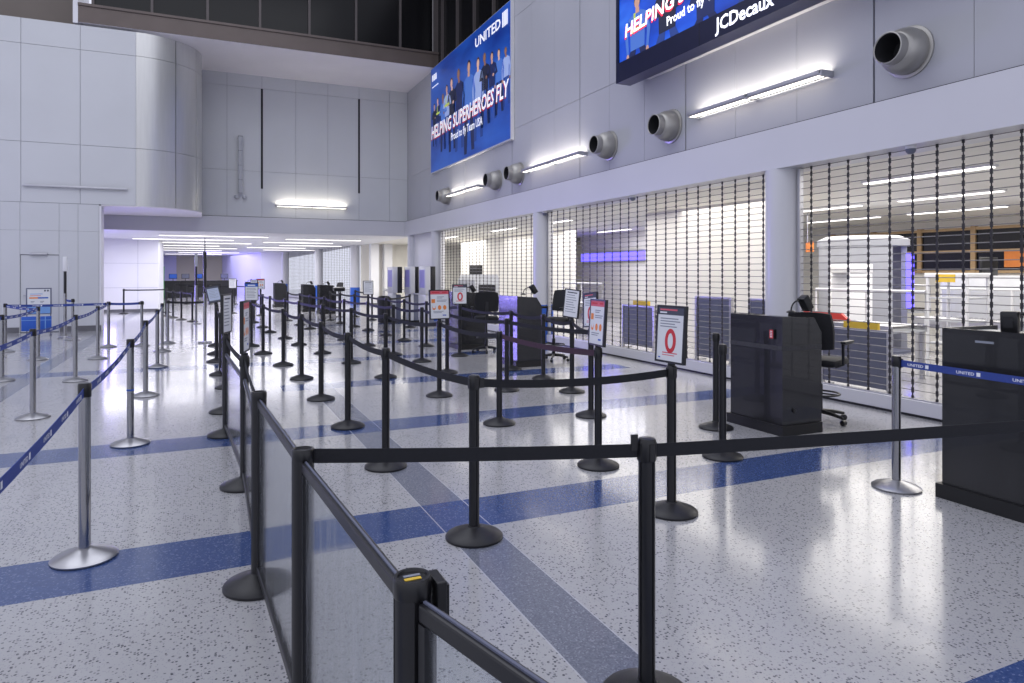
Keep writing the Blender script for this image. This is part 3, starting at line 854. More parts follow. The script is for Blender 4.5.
for r_, d_ in rows.items():
    for i, p in enumerate(d_['pts']):
        if (r_, i) in signs: lab = signs[(r_, i)][2]
        elif (r_, i) == (1, 0): lab = 'frontmost black belt post with long belts to both sides, base cut off below'
        elif (r_, i) == (3, 0): lab = 'shorter looking black post in front of the podium with the red tag'
        elif (r_, i) == (4, 0): lab = 'black belt post at the far left corner of the red tag podium'
        else: lab = 'black belt post, %s from the front in the %s' % (ORD[i + 1], d_['desc'])
        t = post(p[0], p[1], lab, group='black queue posts')
        POSTS[(r_, i)] = t
        if (r_, i) in signs:
            k, fc_, _ = signs[(r_, i)]
            sign(t, fc_, k, roll={(3, 1): -.10, (4, 1): .08}.get((r_, i), 0), tilt=-.06)
    for i in range(len(d_['pts']) - 1):
        if (r_, i) in nobelt: continue
        belt(POSTS[(r_, i)], d_['pts'][i], d_['pts'][i + 1], m=M_MAROON if (r_, i) == (2, 1) else None, sag=random.uniform(.015, .05))
belt(POSTS[(2, 0)], rows[2]['pts'][0], rows[1]['pts'][1], .03)
belt(POSTS[(3, 1)], rows[3]['pts'][1], rows[4]['pts'][1], .03)
# belt going right, out of the picture
A = rows[1]['pts'][0]; E_ = (3.72, 1.72)
t = post(E_[0], E_[1], 'black belt post just outside the right edge holding the front belt', group='black queue posts')
belt(POSTS[(1, 0)], A, E_, .006)

# further posts deep in the passage
far = [(-1.21, 28.27), (-.94, 27.09), (-.64, 25.82), (-.29, 24.82)]
fp = []
for i, p in enumerate(far):
    fp.append(post(p[0], p[1], 'black belt post, %s from the left in the short row past the white block' % ORD[i + 1], group='black queue posts'))
for i in range(3): belt(fp[i], far[i], far[i + 1], .02)
bp = [(-2.78, 30.5), (-1.3, 30.8)]
q = [post(p[0], p[1], l, group='black queue posts') for p, l in zip(bp, ('black belt post standing before the middle of the white block wall', 'black belt post at the right corner of the white block wall'))]
belt(q[0], bp[0], bp[1], .01)
far2 = [(5.55, 19.5), (5.27, 23.14), (5.1, 25.1)]
q2 = [post(p[0], p[1], 'black belt post, %s from the front in the short row beside the kiosks' % ORD[i + 1], group='black queue posts') for i, p in enumerate(far2)]
belt(q2[0], far2[0], (4.28, 17.23), .03); belt(q2[1], far2[1], far2[2], .03)
t = post(1.1, 29.2, 'black sign post with tiny pale notice in front of the lilac wall', group='black queue posts'); sign(t, SFACE, 'plain')

far3 = [(-.7, 38.5), (.4, 38.0), (1.5, 37.5), (2.5, 37.0)]
q3 = [post(p[0], p[1], 'black belt post, %s from the left in the distant row before the lilac wall' % ORD[i + 1], group='black queue posts') for i, p in enumerate(far3)]
for i in range(3): belt(q3[i], far3[i], far3[i + 1], .03)
far4 = [(-1.4, 43.5), (-.2, 43.2), (1.0, 42.8)]
q4 = [post(p[0], p[1], 'black belt post, %s from the left in the row before the service desks' % ORD[i + 1], group='black queue posts') for i, p in enumerate(far4)]
for i in range(2): belt(q4[i], far4[i], far4[i + 1], .03)
# silver posts with blue belts
srows = {
 'A': dict(pts=[(-.6, 1.66), (-.6, 4.48), (-.61, 7.29), (-.67, 10.08), (-.69, 13.04), (-.74, 15.64)], desc='blue belt row nearest the glass panels'),
 'B': dict(pts=[(-1.7, 6.2), (-1.7, 9.05), (-1.71, 11.89), (-1.77, 14.79)], desc='middle blue belt row on the left'),
 'C': dict(pts=[(-2.68, 9.6), (-2.7, 12.34), (-2.75, 15.07)], desc='leftmost blue belt row'),
}
SP = {}
for r_, d_ in srows.items():
    for i, p in enumerate(d_['pts']):
        lab = 'silver belt post, %s from the front in the %s' % (ORD[i] if i else 'just outside the frame', d_['desc'])
        if i == 0: lab = 'silver belt post outside the left edge in the ' + d_['desc']
        SP[(r_, i)] = post(p[0], p[1], lab, True, 'silver queue posts', rz=PI / 2)
    for i in range(len(d_['pts']) - 1):
        belt(SP[(r_, i + 1)], d_['pts'][i + 1], d_['pts'][i], .03, M_BBELT, True)
g = MB(); g.lathe([(.0312, .5), (.0312, .514)], M_BLUEP, 28, caps=False); g.build('blue_ring', SP[('A', 2)])
xs_ = {'S9': (-1.84, 17.05, 'silver belt post ending the blue belt across the back, left of the white block'),
       'S10': (-1.21, 17.1, 'silver belt post alone in front of the white block wall'),
       'S14': (-3.63, 16.84, 'silver belt post at the far left end of the back blue belt'),
       'S12': (-2.81, 19.18, 'silver belt post close to the grey wall beside the slim pole'),
       'S15': (-.71, 17.39, 'silver belt post with a black belt to the tall pole')}
XP = {k: post(v[0], v[1], v[2], True, 'silver queue posts', rz=0) for k, v in xs_.items()}
belt(XP['S14'], xs_['S14'][:2], xs_['S9'][:2], .01, M_BBELT, True)
belt(XP['S9'], xs_['S9'][:2], xs_['S10'][:2], .01, M_BBELT)
belt(XP['S12'], xs_['S12'][:2], (-3.05, 19.8), .01, M_BBELT)
belt(XP['S15'], xs_['S15'][:2], (.06, 17.12), .01, M_BELT)
belt(SP[('B', 3)], srows['B']['pts'][3], xs_['S9'][:2], .02, M_BBELT, True)
belt(SP[('C', 2)], srows['C']['pts'][2], xs_['S14'][:2], .02, M_BBELT, True)
t = post(4.71, 3.45, 'silver belt post at the right, joined by blue belt to the cut-off podium', True, 'silver queue posts', rz=-PI / 2)
belt(t, (4.71, 3.45), (4.58, 1.6), .005, M_BBELT, True)
post(4.58, 1.6, 'silver belt post just outside the right edge beside the near podium', True, 'silver queue posts', rz=0)

# tall slim poles
def tall_pole(x, y, h, label, white=True, antenna=False):
    t = thing('tall_pole', label, 'pole', (x, y, 0), 0, 'tall slim poles')
    g = MB()
    for k in range(4):
        a = PI / 4 + PI / 2 * k
        g.tube([(0, 0, .03), (.2 * math.cos(a), .2 * math.sin(a), .012)], .012, M_STEELB, 8)
    g.lathe([(.06, 0), (.06, .02), (.035, .05)], M_STEELB, 20); g.build('base', t)
    g = MB(); g.lathe([(.036, .04), (.036, h * .55)], M_STEEL, 20); g.build('pole', t)
    g = MB(); g.lathe([(.033, h * .5), (.033, h * .82)], M_CAP, 20); g.build('sleeve', t)
    g = MB()
    if antenna: g.lathe([(.04, h * .82), (.04, h)], M_CAP, 20); g.lathe([(.012, h), (.008, h + .32)], M_INKD, 10)
    else: g.box((-.045, -.04, h * .82), (.045, .04, h), M_WHITE if white else M_GREYP, bev=.01)
    g.build('head', t)
tall_pole(-3.07, 19.86, 2.0, 'tall slim pole with white head before the grey left wall')
tall_pole(.06, 17.12, 2.08, 'tall slim pole with black head and thin antenna, by the glass panels', antenna=True)
tall_pole(-.17, 23.61, 2.2, 'tall slim silver pole with grey head, just left of the antenna pole', white=False)

# ------------------------------------------------------------------ glass panel barrier
Q = [(.64, .40), (.384, 1.33), (.318, 2.45), (.265, 3.72), (.29, 5.5), (.215, 7.3), (.24, 8.52), (.33, 10.3), (.27, 11.67), (.24, 13.4), (.26, 14.7), (.28, 16.35)]
qdesc = ['just outside the bottom edge', 'cut by the bottom edge, with yellow mark on its cap', 'second in view from the front', 'third in view from the front, with its dome base showing',
         'carrying an edge-on red notice', 'carrying a tall edge-on pale notice', 'behind the pale notice post', 'seventh in view from the front', 'eighth in view from the front', 'ninth in view from the front', 'tenth in view from the front', 'last in line, carrying the leaning tablet notice']
QP = []
g = MB(); g.prism(pole_profile(.0375), .02, .965, M_BLACK); ME_QPOLE = g.build('pole', mesh_only=True, angle=50)
g = MB(); g.lathe([(.0375, .955), (.0385, .958), (.0385, .988), (.036, .994), (.03, .994), (.028, .989), (0, .989)], M_CAP, 28); ME_QHEAD = g.build('head', mesh_only=True)
for i, p in enumerate(Q):
    t = thing('barrier_post', 'black glass barrier post, ' + qdesc[i], 'barrier post', (p[0], p[1], 0), 0, 'glass barrier posts')
    link('base', ME_BASE, t)
    if i < 4: link('pole', ME_QPOLE, t); link('head', ME_QHEAD, t)
    else: link('pole', ME_POLE, t); link('head', ME_HEAD, t)
    QP.append(t)
g = MB()
g.box((-.018, -.012, .988), (.016, -.002, .9905), M_YEL); g.box((-.016, .004, .988), (.018, .012, .9905), M_INK)
g.build('cap_marking', QP[1], False)
g = MB(); g.box((.04, -.035, .885), (.062, .03, .985), M_CAP, bev=.003); g.box((.055, -.03, .895), (.068, .022, .975), M_BLACK); g.build('belt_clip', QP[1], False)
def panel(i, j, top=.955, label='', rail=.055):
    p, q_ = Vector(Q[i] + (0,)), Vector(Q[j] + (0,))
    v = q_ - p; L_ = v.length; ang = math.atan2(v.y, v.x)
    t = thing('glass_panel', label, 'glass panel', tuple(p), ang, 'glass barrier panels')
    a, b_ = .045, L_ - .045
    g = MB(); g.box((a, -.004, .10), (b_, .004, top - .02), M_GLASS); g.build('glass_sheet', t, False)
    g = MB(); g.box((a - .004, -.013, top - rail), (b_ + .004, .013, top), M_BLACK, bev=.005); g.box((a, -.003, top), (b_, .003, top + .004), M_GREYD); g.build('top_rail', t, False)  # thin grey top strip paints in the rail's highlight
    g = MB(); g.box((a - .004, -.016, .08), (b_ + .004, .016, .12), M_BLACK, bev=.005); g.build('bottom_rail', t, False)
    for x in (a, b_ - .022):
        g = MB(); g.box((x, -.014, .12), (x + .022, .014, top - rail), M_BLACK); g.build('side_rail', t, False)
pl = ['clear panel in black frame, cut by the bottom edge', 'clear panel in black frame, widest in view behind the yellow marked post', 'scuffed clear panel in black frame, between second and third barrier posts',
      'clear panel seen edge-on behind the third barrier post', 'clear low panel in black frame before the red notice post', 'clear low panel just past the pale notice post', None,
      'far clear panel behind the seventh barrier post', None, 'far clear panel, last in the glass line']
for i in range(len(Q) - 1):
    if i < len(pl) and pl[i]: panel(i, i + 1, .955 if i < 3 else .81, pl[i], .036 if i < 3 else .03)
for i in range(3, len(Q) - 1):
    belt(QP[i + 1], Q[i + 1], Q[i], .02)
belt(QP[2], Q[2], A, .004, z=.966, z2=.935)
sign(QP[4], -.21, 'icons', z=1.2, tilt=0)
sign(QP[5], -.31, 'plain', z=1.2)
sign(QP[11], SFACE + .1, 'tablet', z=1.14, fx_=-.05, roll=-.18, tilt=-.35)

# ================================================================== PODIUMS
def podium(x0, y0, w, d, label, h=1.17, front='x', band=False, tagp=False, pale=False, slant=True, ftop=True, fm=None):
    """front face on x = x0 (facing -x), near side on y = y0; w runs in +y, d runs in +x"""
    t = thing('agent_podium', label, 'podium', (x0, y0, 0), 0, 'black agent podiums')
    th = .025
    g = MB(); g.box((0, 0, .10), (th, w, h), fm or M_POD); fp_ = g.build('front_panel', t, False)
    prof = [(th, .10), (d, .10), (d, h - .17), (d - .10, h - .02), (th, h)] if slant else [(th, .10), (d, .10), (d, h), (th, h)]
    for yy in (0, w - th):
        g = MB(); g.prism(prof, yy, yy + th, M_POD, 'y'); g.build('side_panel', t, False)
    g = MB(); g.box((th, th, h - .05), (d - .11, w - th, h - .025), M_PALE if pale else M_POD); g.build('worktop', t, False)
    g = MB(); g.box((th, th, .62), (d - .08, w - th, .645), M_POD); g.build('shelf', t, False)
    g = MB(); g.box((th, th, .10), (d - .05, w - th, .125), M_POD); g.build('bottom_panel', t, False)
    g = MB(); g.box((-.03, -.03, 0), (d - .02, w + .03, .10), M_PLINTH); g.build('plinth', t, False)
    if band:
        g = MB(); g.box((-.003, -.003, .835), (th, w, .88), M_PODT); g.box((0, -.004, .835), (d, 0, .88), M_PODT); g.build('band', t, False)
        g = MB(); g.lathe([(.022, 0), (.022, .012), (.016, .014), (0, .012)], M_CAP, 20, caps=False); o = g.build('cable_grommet', t); o.rotation_euler = (PI / 2, 0, 0); o.location = (.15, 0, .24)
    if tagp:
        g = MB(); g.box((-.02, .09, .945), (0, .15, 1.04), M_CAP, bev=.004); bx_ = g.build('tag_holder', t, False)
        g = MB(); g.box((-.024, .1, .95), (-.02, .145, 1.035), M_RED)
        for k in range(4): g.box((-.025, .108, .962 + .018 * k), (-.024, .137, .97 + .018 * k), M_WHITEP)
        g.build('red_tag', bx_, False)
    return t
podium(5.18, 5.0, .72, .53, 'black podium with red tag and grey band, before the nearest column', band=True, tagp=True)
t = podium(4.81, 2.52, .65, .60, 'large black podium cut by the right edge of the picture', h=1.21, pale=True, slant=False)
g = MB(); g.box((-.004, .30, 1.125), (0, .42, 1.14), M_INK); g.build('name_strip', t, False)
podium(4.86, 10.5, .78, .47, 'black podium with violet lit front in the middle distance', h=1.2)
podium(4.90, 13.4, .75, .60, 'black podium behind the office chair and oval notice', h=1.2)
podium(4.2, 27.4, .75, .62, 'black podium at the passage mouth, nearest of the far ones', h=1.13)
podium(3.8, 29.2, .75, .5, 'black podium in the passage, second of the far ones', h=1.13)
podium(3.1, 33.7, .8, .55, 'black podium in the passage, third of the far ones', h=1.13)
podium(2.1, 38.6, .8, .5, 'small dark podium deepest in the passage', h=1.13)

def goose(x, y, z, label, rz, big=1.0):
    t = thing('gooseneck_lamp', label, 'desk lamp', (x, y, z), rz, 'lamps on the podiums')
    g = MB(); g.lathe([(.045, 0), (.045, .012), (.03, .02), (.012, .025)], M_CAP, 20); g.build('base', t)
    pts = [(.0, 0, .0)]
    for k in range(11):
        a = PI * (1 - k / 10 * .78)
        pts.append((.10 + .10 * math.cos(a), 0, .02 + .10 * math.sin(a)))
    g = MB(); g.tube(pts, .008, M_CAP, 8); g.build('gooseneck', t)
    g = MB(); g.M = Matrix.Translation(pts[-1]) @ Matrix.Rotation(R(-32), 4, 'Y'); g.box((-.02 * big, -.045, -.08), (.065 * big, .045, .075), M_CAP, bev=.01); g.build('lamp_head', t)
    return t
goose(5.40, 5.10, 1.20, 'black gooseneck lamp on the red tag podium', .0)
goose(5.02, 10.6, 1.225, 'black gooseneck lamp on the violet lit podium', .0)
t = thing('card_reader', 'black card reader with loop cable on the cut-off podium', 'card reader', (4.95, 2.79, 1.185), .25)
g = MB(); g.box((-.08, -.06, 0), (.09, .07, .018), M_CAP, bev=.005); g.build('foot_plate', t)
g = MB(); g.M = Matrix.Rotation(R(-6), 4, 'Y'); g.box((-.035, -.045, .015), (.035, .055, .16), M_CAP, bev=.01); g.box((-.038, -.02, .05), (-.034, .035, .13), M_PLAS); g.build('reader_body', t)
g = MB(); g.tube([(0, -.05, .14), (.01, -.12, .15), (.02, -.2, .13), (.02, -.25, .08), (.02, -.27, .01)], .011, M_CAP, 8); g.build('cable', t)
for x, y, z, l in ((4.35, 27.6, 1.105, 'tiny lamp on the nearest of the far podiums'), (3.95, 29.4, 1.105, 'tiny lamp on the second of the far podiums'), (3.25, 33.9, 1.105, 'tiny lamp on the third of the far podiums'), (2.2, 38.8, 1.105, 'tiny lamp on the deepest podium'), (5.05, 13.6, 1.175, 'black gooseneck lamp on the podium behind the office chair')):
    goose(x, y, z, l, 0)

# chairs
def chair(x, y, rz, label, seat_h=.72):
    t = thing('drafting_chair', label, 'office chair', (x, y, 0), rz, 'black office chairs by the podiums')
    for k in range(5):
        a = 2 * PI * k / 5 + .3
        e = (.29 * math.cos(a), .29 * math.sin(a))
        g = MB(); g.tube([(0, 0, .11), (e[0] * .5, e[1] * .5, .10), (e[0], e[1], .075)], [.028, .022, .016], M_PLAS, 8); lg_ = g.build('leg', t)
        g = MB(); g.M = Matrix.Translation((e[0], e[1], .03)) @ Matrix.Rotation(a, 4, 'Z') @ Matrix.Rotation(PI / 2, 4, 'X')
        g.lathe([(.02, -.025), (.029, -.02), (.029, .02), (.02, .025)], M_CAP, 14); g.build('caster', lg_)
    g = MB(); g.lathe([(.032, .08), (.032, .40), (.02, .41), (.02, seat_h - .05)], M_PLAS, 16); g.build('gas_column', t)
    g = MB(); g.box((-.24, -.23, seat_h - .05), (.24, .23, seat_h + .03), M_FAB, bev=.035); g.build('seat', t)
    g = MB(); n = 8; vs = []
    for i in range(n + 1):
        u = -1 + 2 * i / n
        for j in range(n + 1):
            v = -1 + 2 * j / n
            k = 1 - .12 * abs(u) ** 3 * max(0, v)
            vs.append((.235 * u * (1 - .10 * max(0, v) ** 2) * (1 - .05 * max(0, -v)), .235 - .05 * (1 - u * u) * -1 * .6 + .03 * v, seat_h + .33 + .2 * v * (1 - .08 * u * u)))
    fs = [(i * (n + 1) + j, (i + 1) * (n + 1) + j, (i + 1) * (n + 1) + j + 1, i * (n + 1) + j + 1) for i in range(n) for j in range(n)]
    m2 = len(vs); vs2 = vs + [(a, b_ + .05, c_) for a, b_, c_ in vs]
    fs2 = fs + [tuple(q + m2 for q in reversed(f)) for f in fs]
    ring = [i * (n + 1) for i in range(n + 1)] + [n * (n + 1) + j for j in range(1, n + 1)] + [i * (n + 1) + n for i in range(n - 1, -1, -1)] + [j for j in range(n - 1, 0, -1)]
    for a, b_ in zip(ring, ring[1:] + ring[:1]): fs2.append((a, b_, b_ + m2, a + m2))
    g.add(vs2, fs2, M_FAB); g.build('backrest', t, True, 60)
    g = MB(); g.box((-.03, .15, seat_h - .07), (.03, .30, seat_h - .045), M_PLAS); g.box((-.03, .29, seat_h - .07), (.03, .315, seat_h + .35), M_PLAS); g.build('back_support', t, False)
    for s_ in (-1, 1):
        g = MB(); g.tube([(s_ * .2, .12, seat_h - .05), (s_ * .275, .1, seat_h - .02), (s_ * .285, .14, seat_h + .19), (s_ * .285, -.12, seat_h + .2)], .016, M_PLAS, 8)
        g.box((s_ * .285 - .028, -.14, seat_h + .2), (s_ * .285 + .028, .14, seat_h + .225), M_PLAS, bev=.008); g.build('armrest', t)
    g = MB(); g.add([], [], M_PLAS)
    n = 28
    g.tube([(.2 * math.cos(2 * PI * k / n), .2 * math.sin(2 * PI * k / n), .3) for k in range(n + 1)], .011, M_PLAS, 6, False)
    g.tube([(-.2, 0, .3), (.2, 0, .3)], .009, M_PLAS, 6); g.build('foot_ring', t)
    return t
chair(6.09, 5.36, R(112), 'black drafting chair behind the podium with the red tag', .66)
chair(5.85, 11.05, R(-70), 'black drafting chair behind the violet lit podium', .76)
chair(5.22, 12.75, R(160), 'black office chair with its back to the camera, middle distance', .70)
chair(5.2, 30.0, R(-70), 'small black chair by the far podiums in the passage', .66)

# kiosks
def kiosk(x, y, rz, label, h=1.8):
    t = thing('check_in_kiosk', label, 'kiosk', (x, y, 0), rz, 'tall check-in kiosks')
    g = MB(); g.box((-.22, -.2, 0), (.22, .2, .08), M_PLINTH, bev=.01); g.build('base', t)
    g = MB(); g.box((-.18, -.30, .08), (-.05, .30, .95), M_FASC, bev=.015); g.box((-.05, -.25, .08), (.12, .25, .9), M_GREYD); g.build('pedestal', t)
    g = MB(); g.box((-.18, -.36, .95), (-.02, .36, h), M_FASC, bev=.015); cab = g.build('screen_housing', t)
    g = MB(); g.box((-.02, -.37, .95), (.13, .37, h), M_CAP, bev=.01); g.build('black_back', t)
    g = MB(); g.box((-.186, -.26, 1.15), (-.181, .26, 1.7), M_VIO); g.build('screen', cab, False)
kiosk(5.78, 22.0, 0, 'tall pale kiosk with black edge, left of the three')
kiosk(6.22, 21.5, 0, 'tall pale kiosk with black edge, middle of the three')
kiosk(6.32, 20.2, 0, 'tall kiosk with black edge, right of the three before the column')
t = thing('waste_bin', 'dark waste bin beside the tall kiosks', 'bin', (5.35, 21.8, 0))
g = MB(); g.lathe([(.17, 0), (.2, .02), (.22, .75)], M_CAP, 24); g.build('body', t)
g = MB(); g.lathe([(.225, .75), (.225, .8), (.15, .86), (.12, .86), (.1, .84)], M_CAP, 24); g.build('lid', t)
t = thing('document_stand', 'dark flat scanner stand beyond the far podiums', 'stand', (4.55, 25.3, 0))
g = MB(); g.lathe([(.18, 0), (.18, .015), (.03, .03)], M_BLACKG, 24); g.build('base', t)
g = MB(); g.lathe([(.025, .02), (.025, .95)], M_BLACK, 14); g.build('pole', t)
g = MB(); g.box((-.2, -.14, .95), (.2, .14, 1.08), M_CAP, bev=.015, rot=(R(8), 0, 0)); g.build('scanner_head', t)

# poster stand on the left
t = thing('notice_stand', 'white and blue notice stand in front of the grey service door', 'notice stand', (-3.78, 20.8, 0), R(8))
g = MB(); g.box((-.27, -.02, .55), (.27, .02, 1.22), M_GREYD, bev=.006); fr = g.build('frame', t)
for x in (-.25, .25):
    g = MB(); g.box((x - .012, -.012, .03), (x + .012, .012, .6), M_GREYD); g.box((x - .02, -.18, 0), (x + .02, .18, .03), M_GREYD); g.build('leg', t, False)
g = MB()
g.box((-.24, -.024, .76), (.24, -.02, 1.19), M_PAPER); g.box((-.24, -.024, .57), (.24, -.02, .76), M_LBLUE)
g.box((-.2, -.026, .95), (-.02, -.024, .985), M_ORANGE); g.box((-.02, -.026, .95), (.2, -.024, .985), M_BLUEP)
g.box((-.18, -.026, 1.06), (.08, -.024, 1.075), M_LBLUE); g.box((-.18, -.026, 1.02), (.04, -.024, 1.032), M_PINK); g.box((.11, -.026, 1.13), (.15, -.024, 1.17), M_INKD); g.box((.17, -.026, 1.13), (.21, -.024, 1.17), M_INKD)
for x in (-.17, .03): g.box((x, -.026, .87), (x + .08, -.024, .885), M_INK); g.box((x, -.026, .84), (x + .06, -.024, .852), M_INK)
g.build('notice_sheet', fr, False)
g = MB(); g.box((-.36, -.14, .14), (.27, -.03, .5), M_BLUEP, bev=.01); g.box((.13, -.145, .14), (.15, -.14, .5), M_LBLUE); g.box((-.36, -.145, .40), (.27, -.14, .415), M_LBLUE); g.build('leaflet_box', t)

# blurred desks at the end of the passage
def far_desk(x, y, w, label, blue=True):
    t = thing('service_desk', label, 'desk', (x, y, 0), 0, 'desks at the end of the passage')
    g = MB(); g.box((-w / 2, -.3, 0), (w / 2, .3, 1.05), M_PLAS); g.box((-w / 2 - .04, -.36, 1.05), (w / 2 + .04, .36, 1.1), M_CAP); g.build('counter', t, False)
    for k in range(max(1, int(w / .8))):
        xx = -w / 2 + .4 + .8 * k
        g = MB(); g.box((xx - .24, -.03, 1.22), (xx + .24, .02, 1.55), M_CAP, bev=.01); g.box((xx - .02, -.01, 1.1), (xx + .02, .02, 1.25), M_CAP); mo = g.build('monitor', t)
        g = MB(); g.box((xx - .21, -.035, 1.25), (xx + .21, -.03, 1.52), M_BLUEP if k % 2 else M_GREYD); g.build('screen', mo, False)
far_desk(-2.1, 49, 1.6, 'dark service desk with monitors, left at the passage end')
far_desk(-.2, 50, 2.4, 'dark service desk with monitors, middle at the passage end')
far_desk(1.6, 51, 1.2, 'dark service desk with monitors, right at the passage end')
t = thing('banner_stand', 'narrow green banner stand at the passage end', 'banner', (-2.35, 47, 0))
g = MB(); g.box((-.3, -.15, 0), (.3, .15, .05), M_CAP); g.build('base', t, False)
g = MB(); g.box((-.25, -.01, .05), (.25, .01, 2.0), M_GREEN); g.build('banner', t, False)

# ================================================================== CHECKPOINT BEHIND THE GRILLES
s = MB(); s.box((7.6, -6, 3.05), (22, 36, 3.2), M_CREAM); struct('ceiling_checkpoint', s, 'white ceiling of the checkpoint behind the grilles', False)
wall_seg('wall_checkpoint', 'white rear wall of the checkpoint', (19, -6), (19, 36), M_CREAM, 3.05)
wall_seg('wall_partition', 'white partition close behind the middle grille', (9.9, 13.9), (9.9, 9.4), M_CREAM, 3.05)
wall_seg('wall_checkpoint_far', 'cream wall at the far end of the checkpoint', (7.3, 34.5), (20, 34.5), M_CREAM, 3.05)
wall_seg('wall_inner', 'white wall behind the far grille', (11.0, 30), (11.0, 19.5), M_CREAM, 3.05)
w = MB(); w.box((18.76, 4.0, 1.65), (18.84, 16.0, 2.8), M_DGLASS); o = struct('window_9', w, 'dark interior windows with wooden frames at the rear', False)
w = MB()
for k in range(9): w.box((18.70, 4.0 + 1.5 * k - .06, 1.6), (18.9, 4.0 + 1.5 * k + .06, 2.85), M_WOOD)
for z in (1.6, 2.15, 2.75): w.box((18.72, 4.0, z), (18.84, 16.0, z + .07), M_WOOD)
w.build('window_frame', o, False)
cl = [(9.6, 4.2), (9.6, 6.6), (12.6, 5.4), (12.6, 8.2), (12.6, 11), (15.6, 7.0), (15.6, 10), (15.6, 13), (9.0, 17), (9.0, 20.5), (12.6, 15.5), (9.0, 26), (9.0, 30), (12.6, 19.5)]
for i, (x, y) in enumerate(cl):
    strip_light('ceiling_light', (x, y, 3.05), 1.9 if x < 14 else 2.2, 'y', 'white strip light in the checkpoint ceiling, %s from the front, %s line' % (ORD[1 + sum(1 for p in cl[:i] if p[0] == x)], {9.6: 'nearest', 12.6: 'middle', 15.6: 'rear', 9.0: 'far grille'}[x]), 'checkpoint ceiling lights')
for x, y, n_ in ((7.75, 33.6, 'left'), (8.5, 33.9, 'right')):
    w_ = MB(); w_.box((x - .2, y - .2, 0), (x + .2, y + .2, 3.05), M_WHITE); w_.box((x - .21, y - .21, 0), (x + .21, y + .21, .12), M_BASEB)
    struct('column_square', w_, 'white square pillar in the bright doorway, the %s one' % n_, False)
t = thing('wall_mount_light_strip', 'glowing violet light strip seen through the middle grille', 'light', (13.5, 21.0, 2.05), 0)
g = MB(); g.box((0, -2.2, 0), (.05, 2.2, .30), M_LEDV); g.build('diffuser', t, False)
g = MB(); g.box((.05, -2.3, -.05), (.12, 2.3, .35), M_ALU); g.build('housing', t, False)
wall_seg('wall_led', 'grey wall carrying the violet light strip', (13.64, 23.5), (13.64, 18.5), M_CREAM, 3.05)

def half_panel(x, y, L_, label, top=.82, yellow=True, rz=PI / 2):
    t = thing('partition_screen', label, 'partition', (x, y, 0), rz, 'low partitions behind the grilles')
    g = MB(); g.box((-L_ / 2, -.02, .08), (L_ / 2, .02, top), M_GREYD); g.build('panel', t, False)
    for sx in (-1, 1):
        g = MB(); g.box((sx * L_ / 2 - .025, -.03, 0), (sx * L_ / 2 + .025, .03, top + .02), M_ALU); g.box((sx * L_ / 2 - .03, -.2, 0), (sx * L_ / 2 + .03, .2, .03), M_ALU); g.build('post', t, False)
    g = MB(); g.box((-L_ / 2, -.025, top), (L_ / 2, .025, top + .03), M_ALU); g.build('top_rail', t, False)
    if yellow:
        g = MB(); g.box((-L_ / 2 * .7, -.022, top + .03), (L_ / 2 * .3, .022, top + .12), M_YEL); g.build('yellow_strip', t, False)
half_panel(8.1, 6.55, 1.05, 'slate low partition with yellow strip behind the chair and right grille')
half_panel(8.3, 11.9, 1.1, 'slate low partition with yellow strip behind the middle grille', .9)
half_panel(8.3, 9.6, .9, 'dark low partition behind the red oval sign', 1.15, False)
half_panel(8.3, 8.3, .8, 'dark low partition left of the red tag podium', 1.15, False)

def conveyor(x, y, L_, rz, label, h=.82):
    t = thing('roller_table', label, 'roller table', (x, y, 0), rz, 'checkpoint roller tables')
    g = MB(); g.box((-L_ / 2, -.4, h - .1), (L_ / 2, -.36, h), M_ALU); g.box((-L_ / 2, .36, h - .1), (L_ / 2, .4, h), M_ALU); g.box((-L_ / 2, -.36, h - .1), (L_ / 2, .36, h - .07), M_GREYP); g.build('frame', t, False)
    g = MB()
    k = -L_ / 2 + .05
    while k < L_ / 2: g.tube([(k, -.36, h - .02), (k, .36, h - .02)], .024, M_STEEL, 8); k += .09
    g.build('rollers', t)
    for sx in (-1, 1):
        for sy in (-1, 1):
            g = MB(); g.box((sx * (L_ / 2 - .06) - .025, sy * .37 - .025, 0), (sx * (L_ / 2 - .06) + .025, sy * .37 + .025, h - .1), M_ALU); g.build('leg', t, False)
    g = MB()
    for sy in (-.36,): g.tube([(-L_ / 2, sy, h), (-L_ / 2, sy, h + .5), (L_ / 2, sy, h + .5), (L_ / 2, sy, h)], .02, M_WHITE, 8); g.tube([(0, sy, h), (0, sy, h + .5)], .02, M_WHITE, 8)
    g.build('guard_rail', t)
conveyor(9.5, 7.75, 2.0, PI / 2, 'steel roller table with guard rail, nearest behind the right grille')
conveyor(11.9, 6.9, 2.4, PI / 2, 'steel roller table with guard rail, middle of the checkpoint')
conveyor(14.4, 11.2, 2.4, PI / 2, 'steel roller table with guard rail, rear of the checkpoint')
conveyor(9.3, 16.6, 2.2, PI / 2, 'steel roller table seen through the grille behind the violet podium')
conveyor(8.5, 32.0, 2.2, PI / 2, 'steel roller table in the bright doorway')

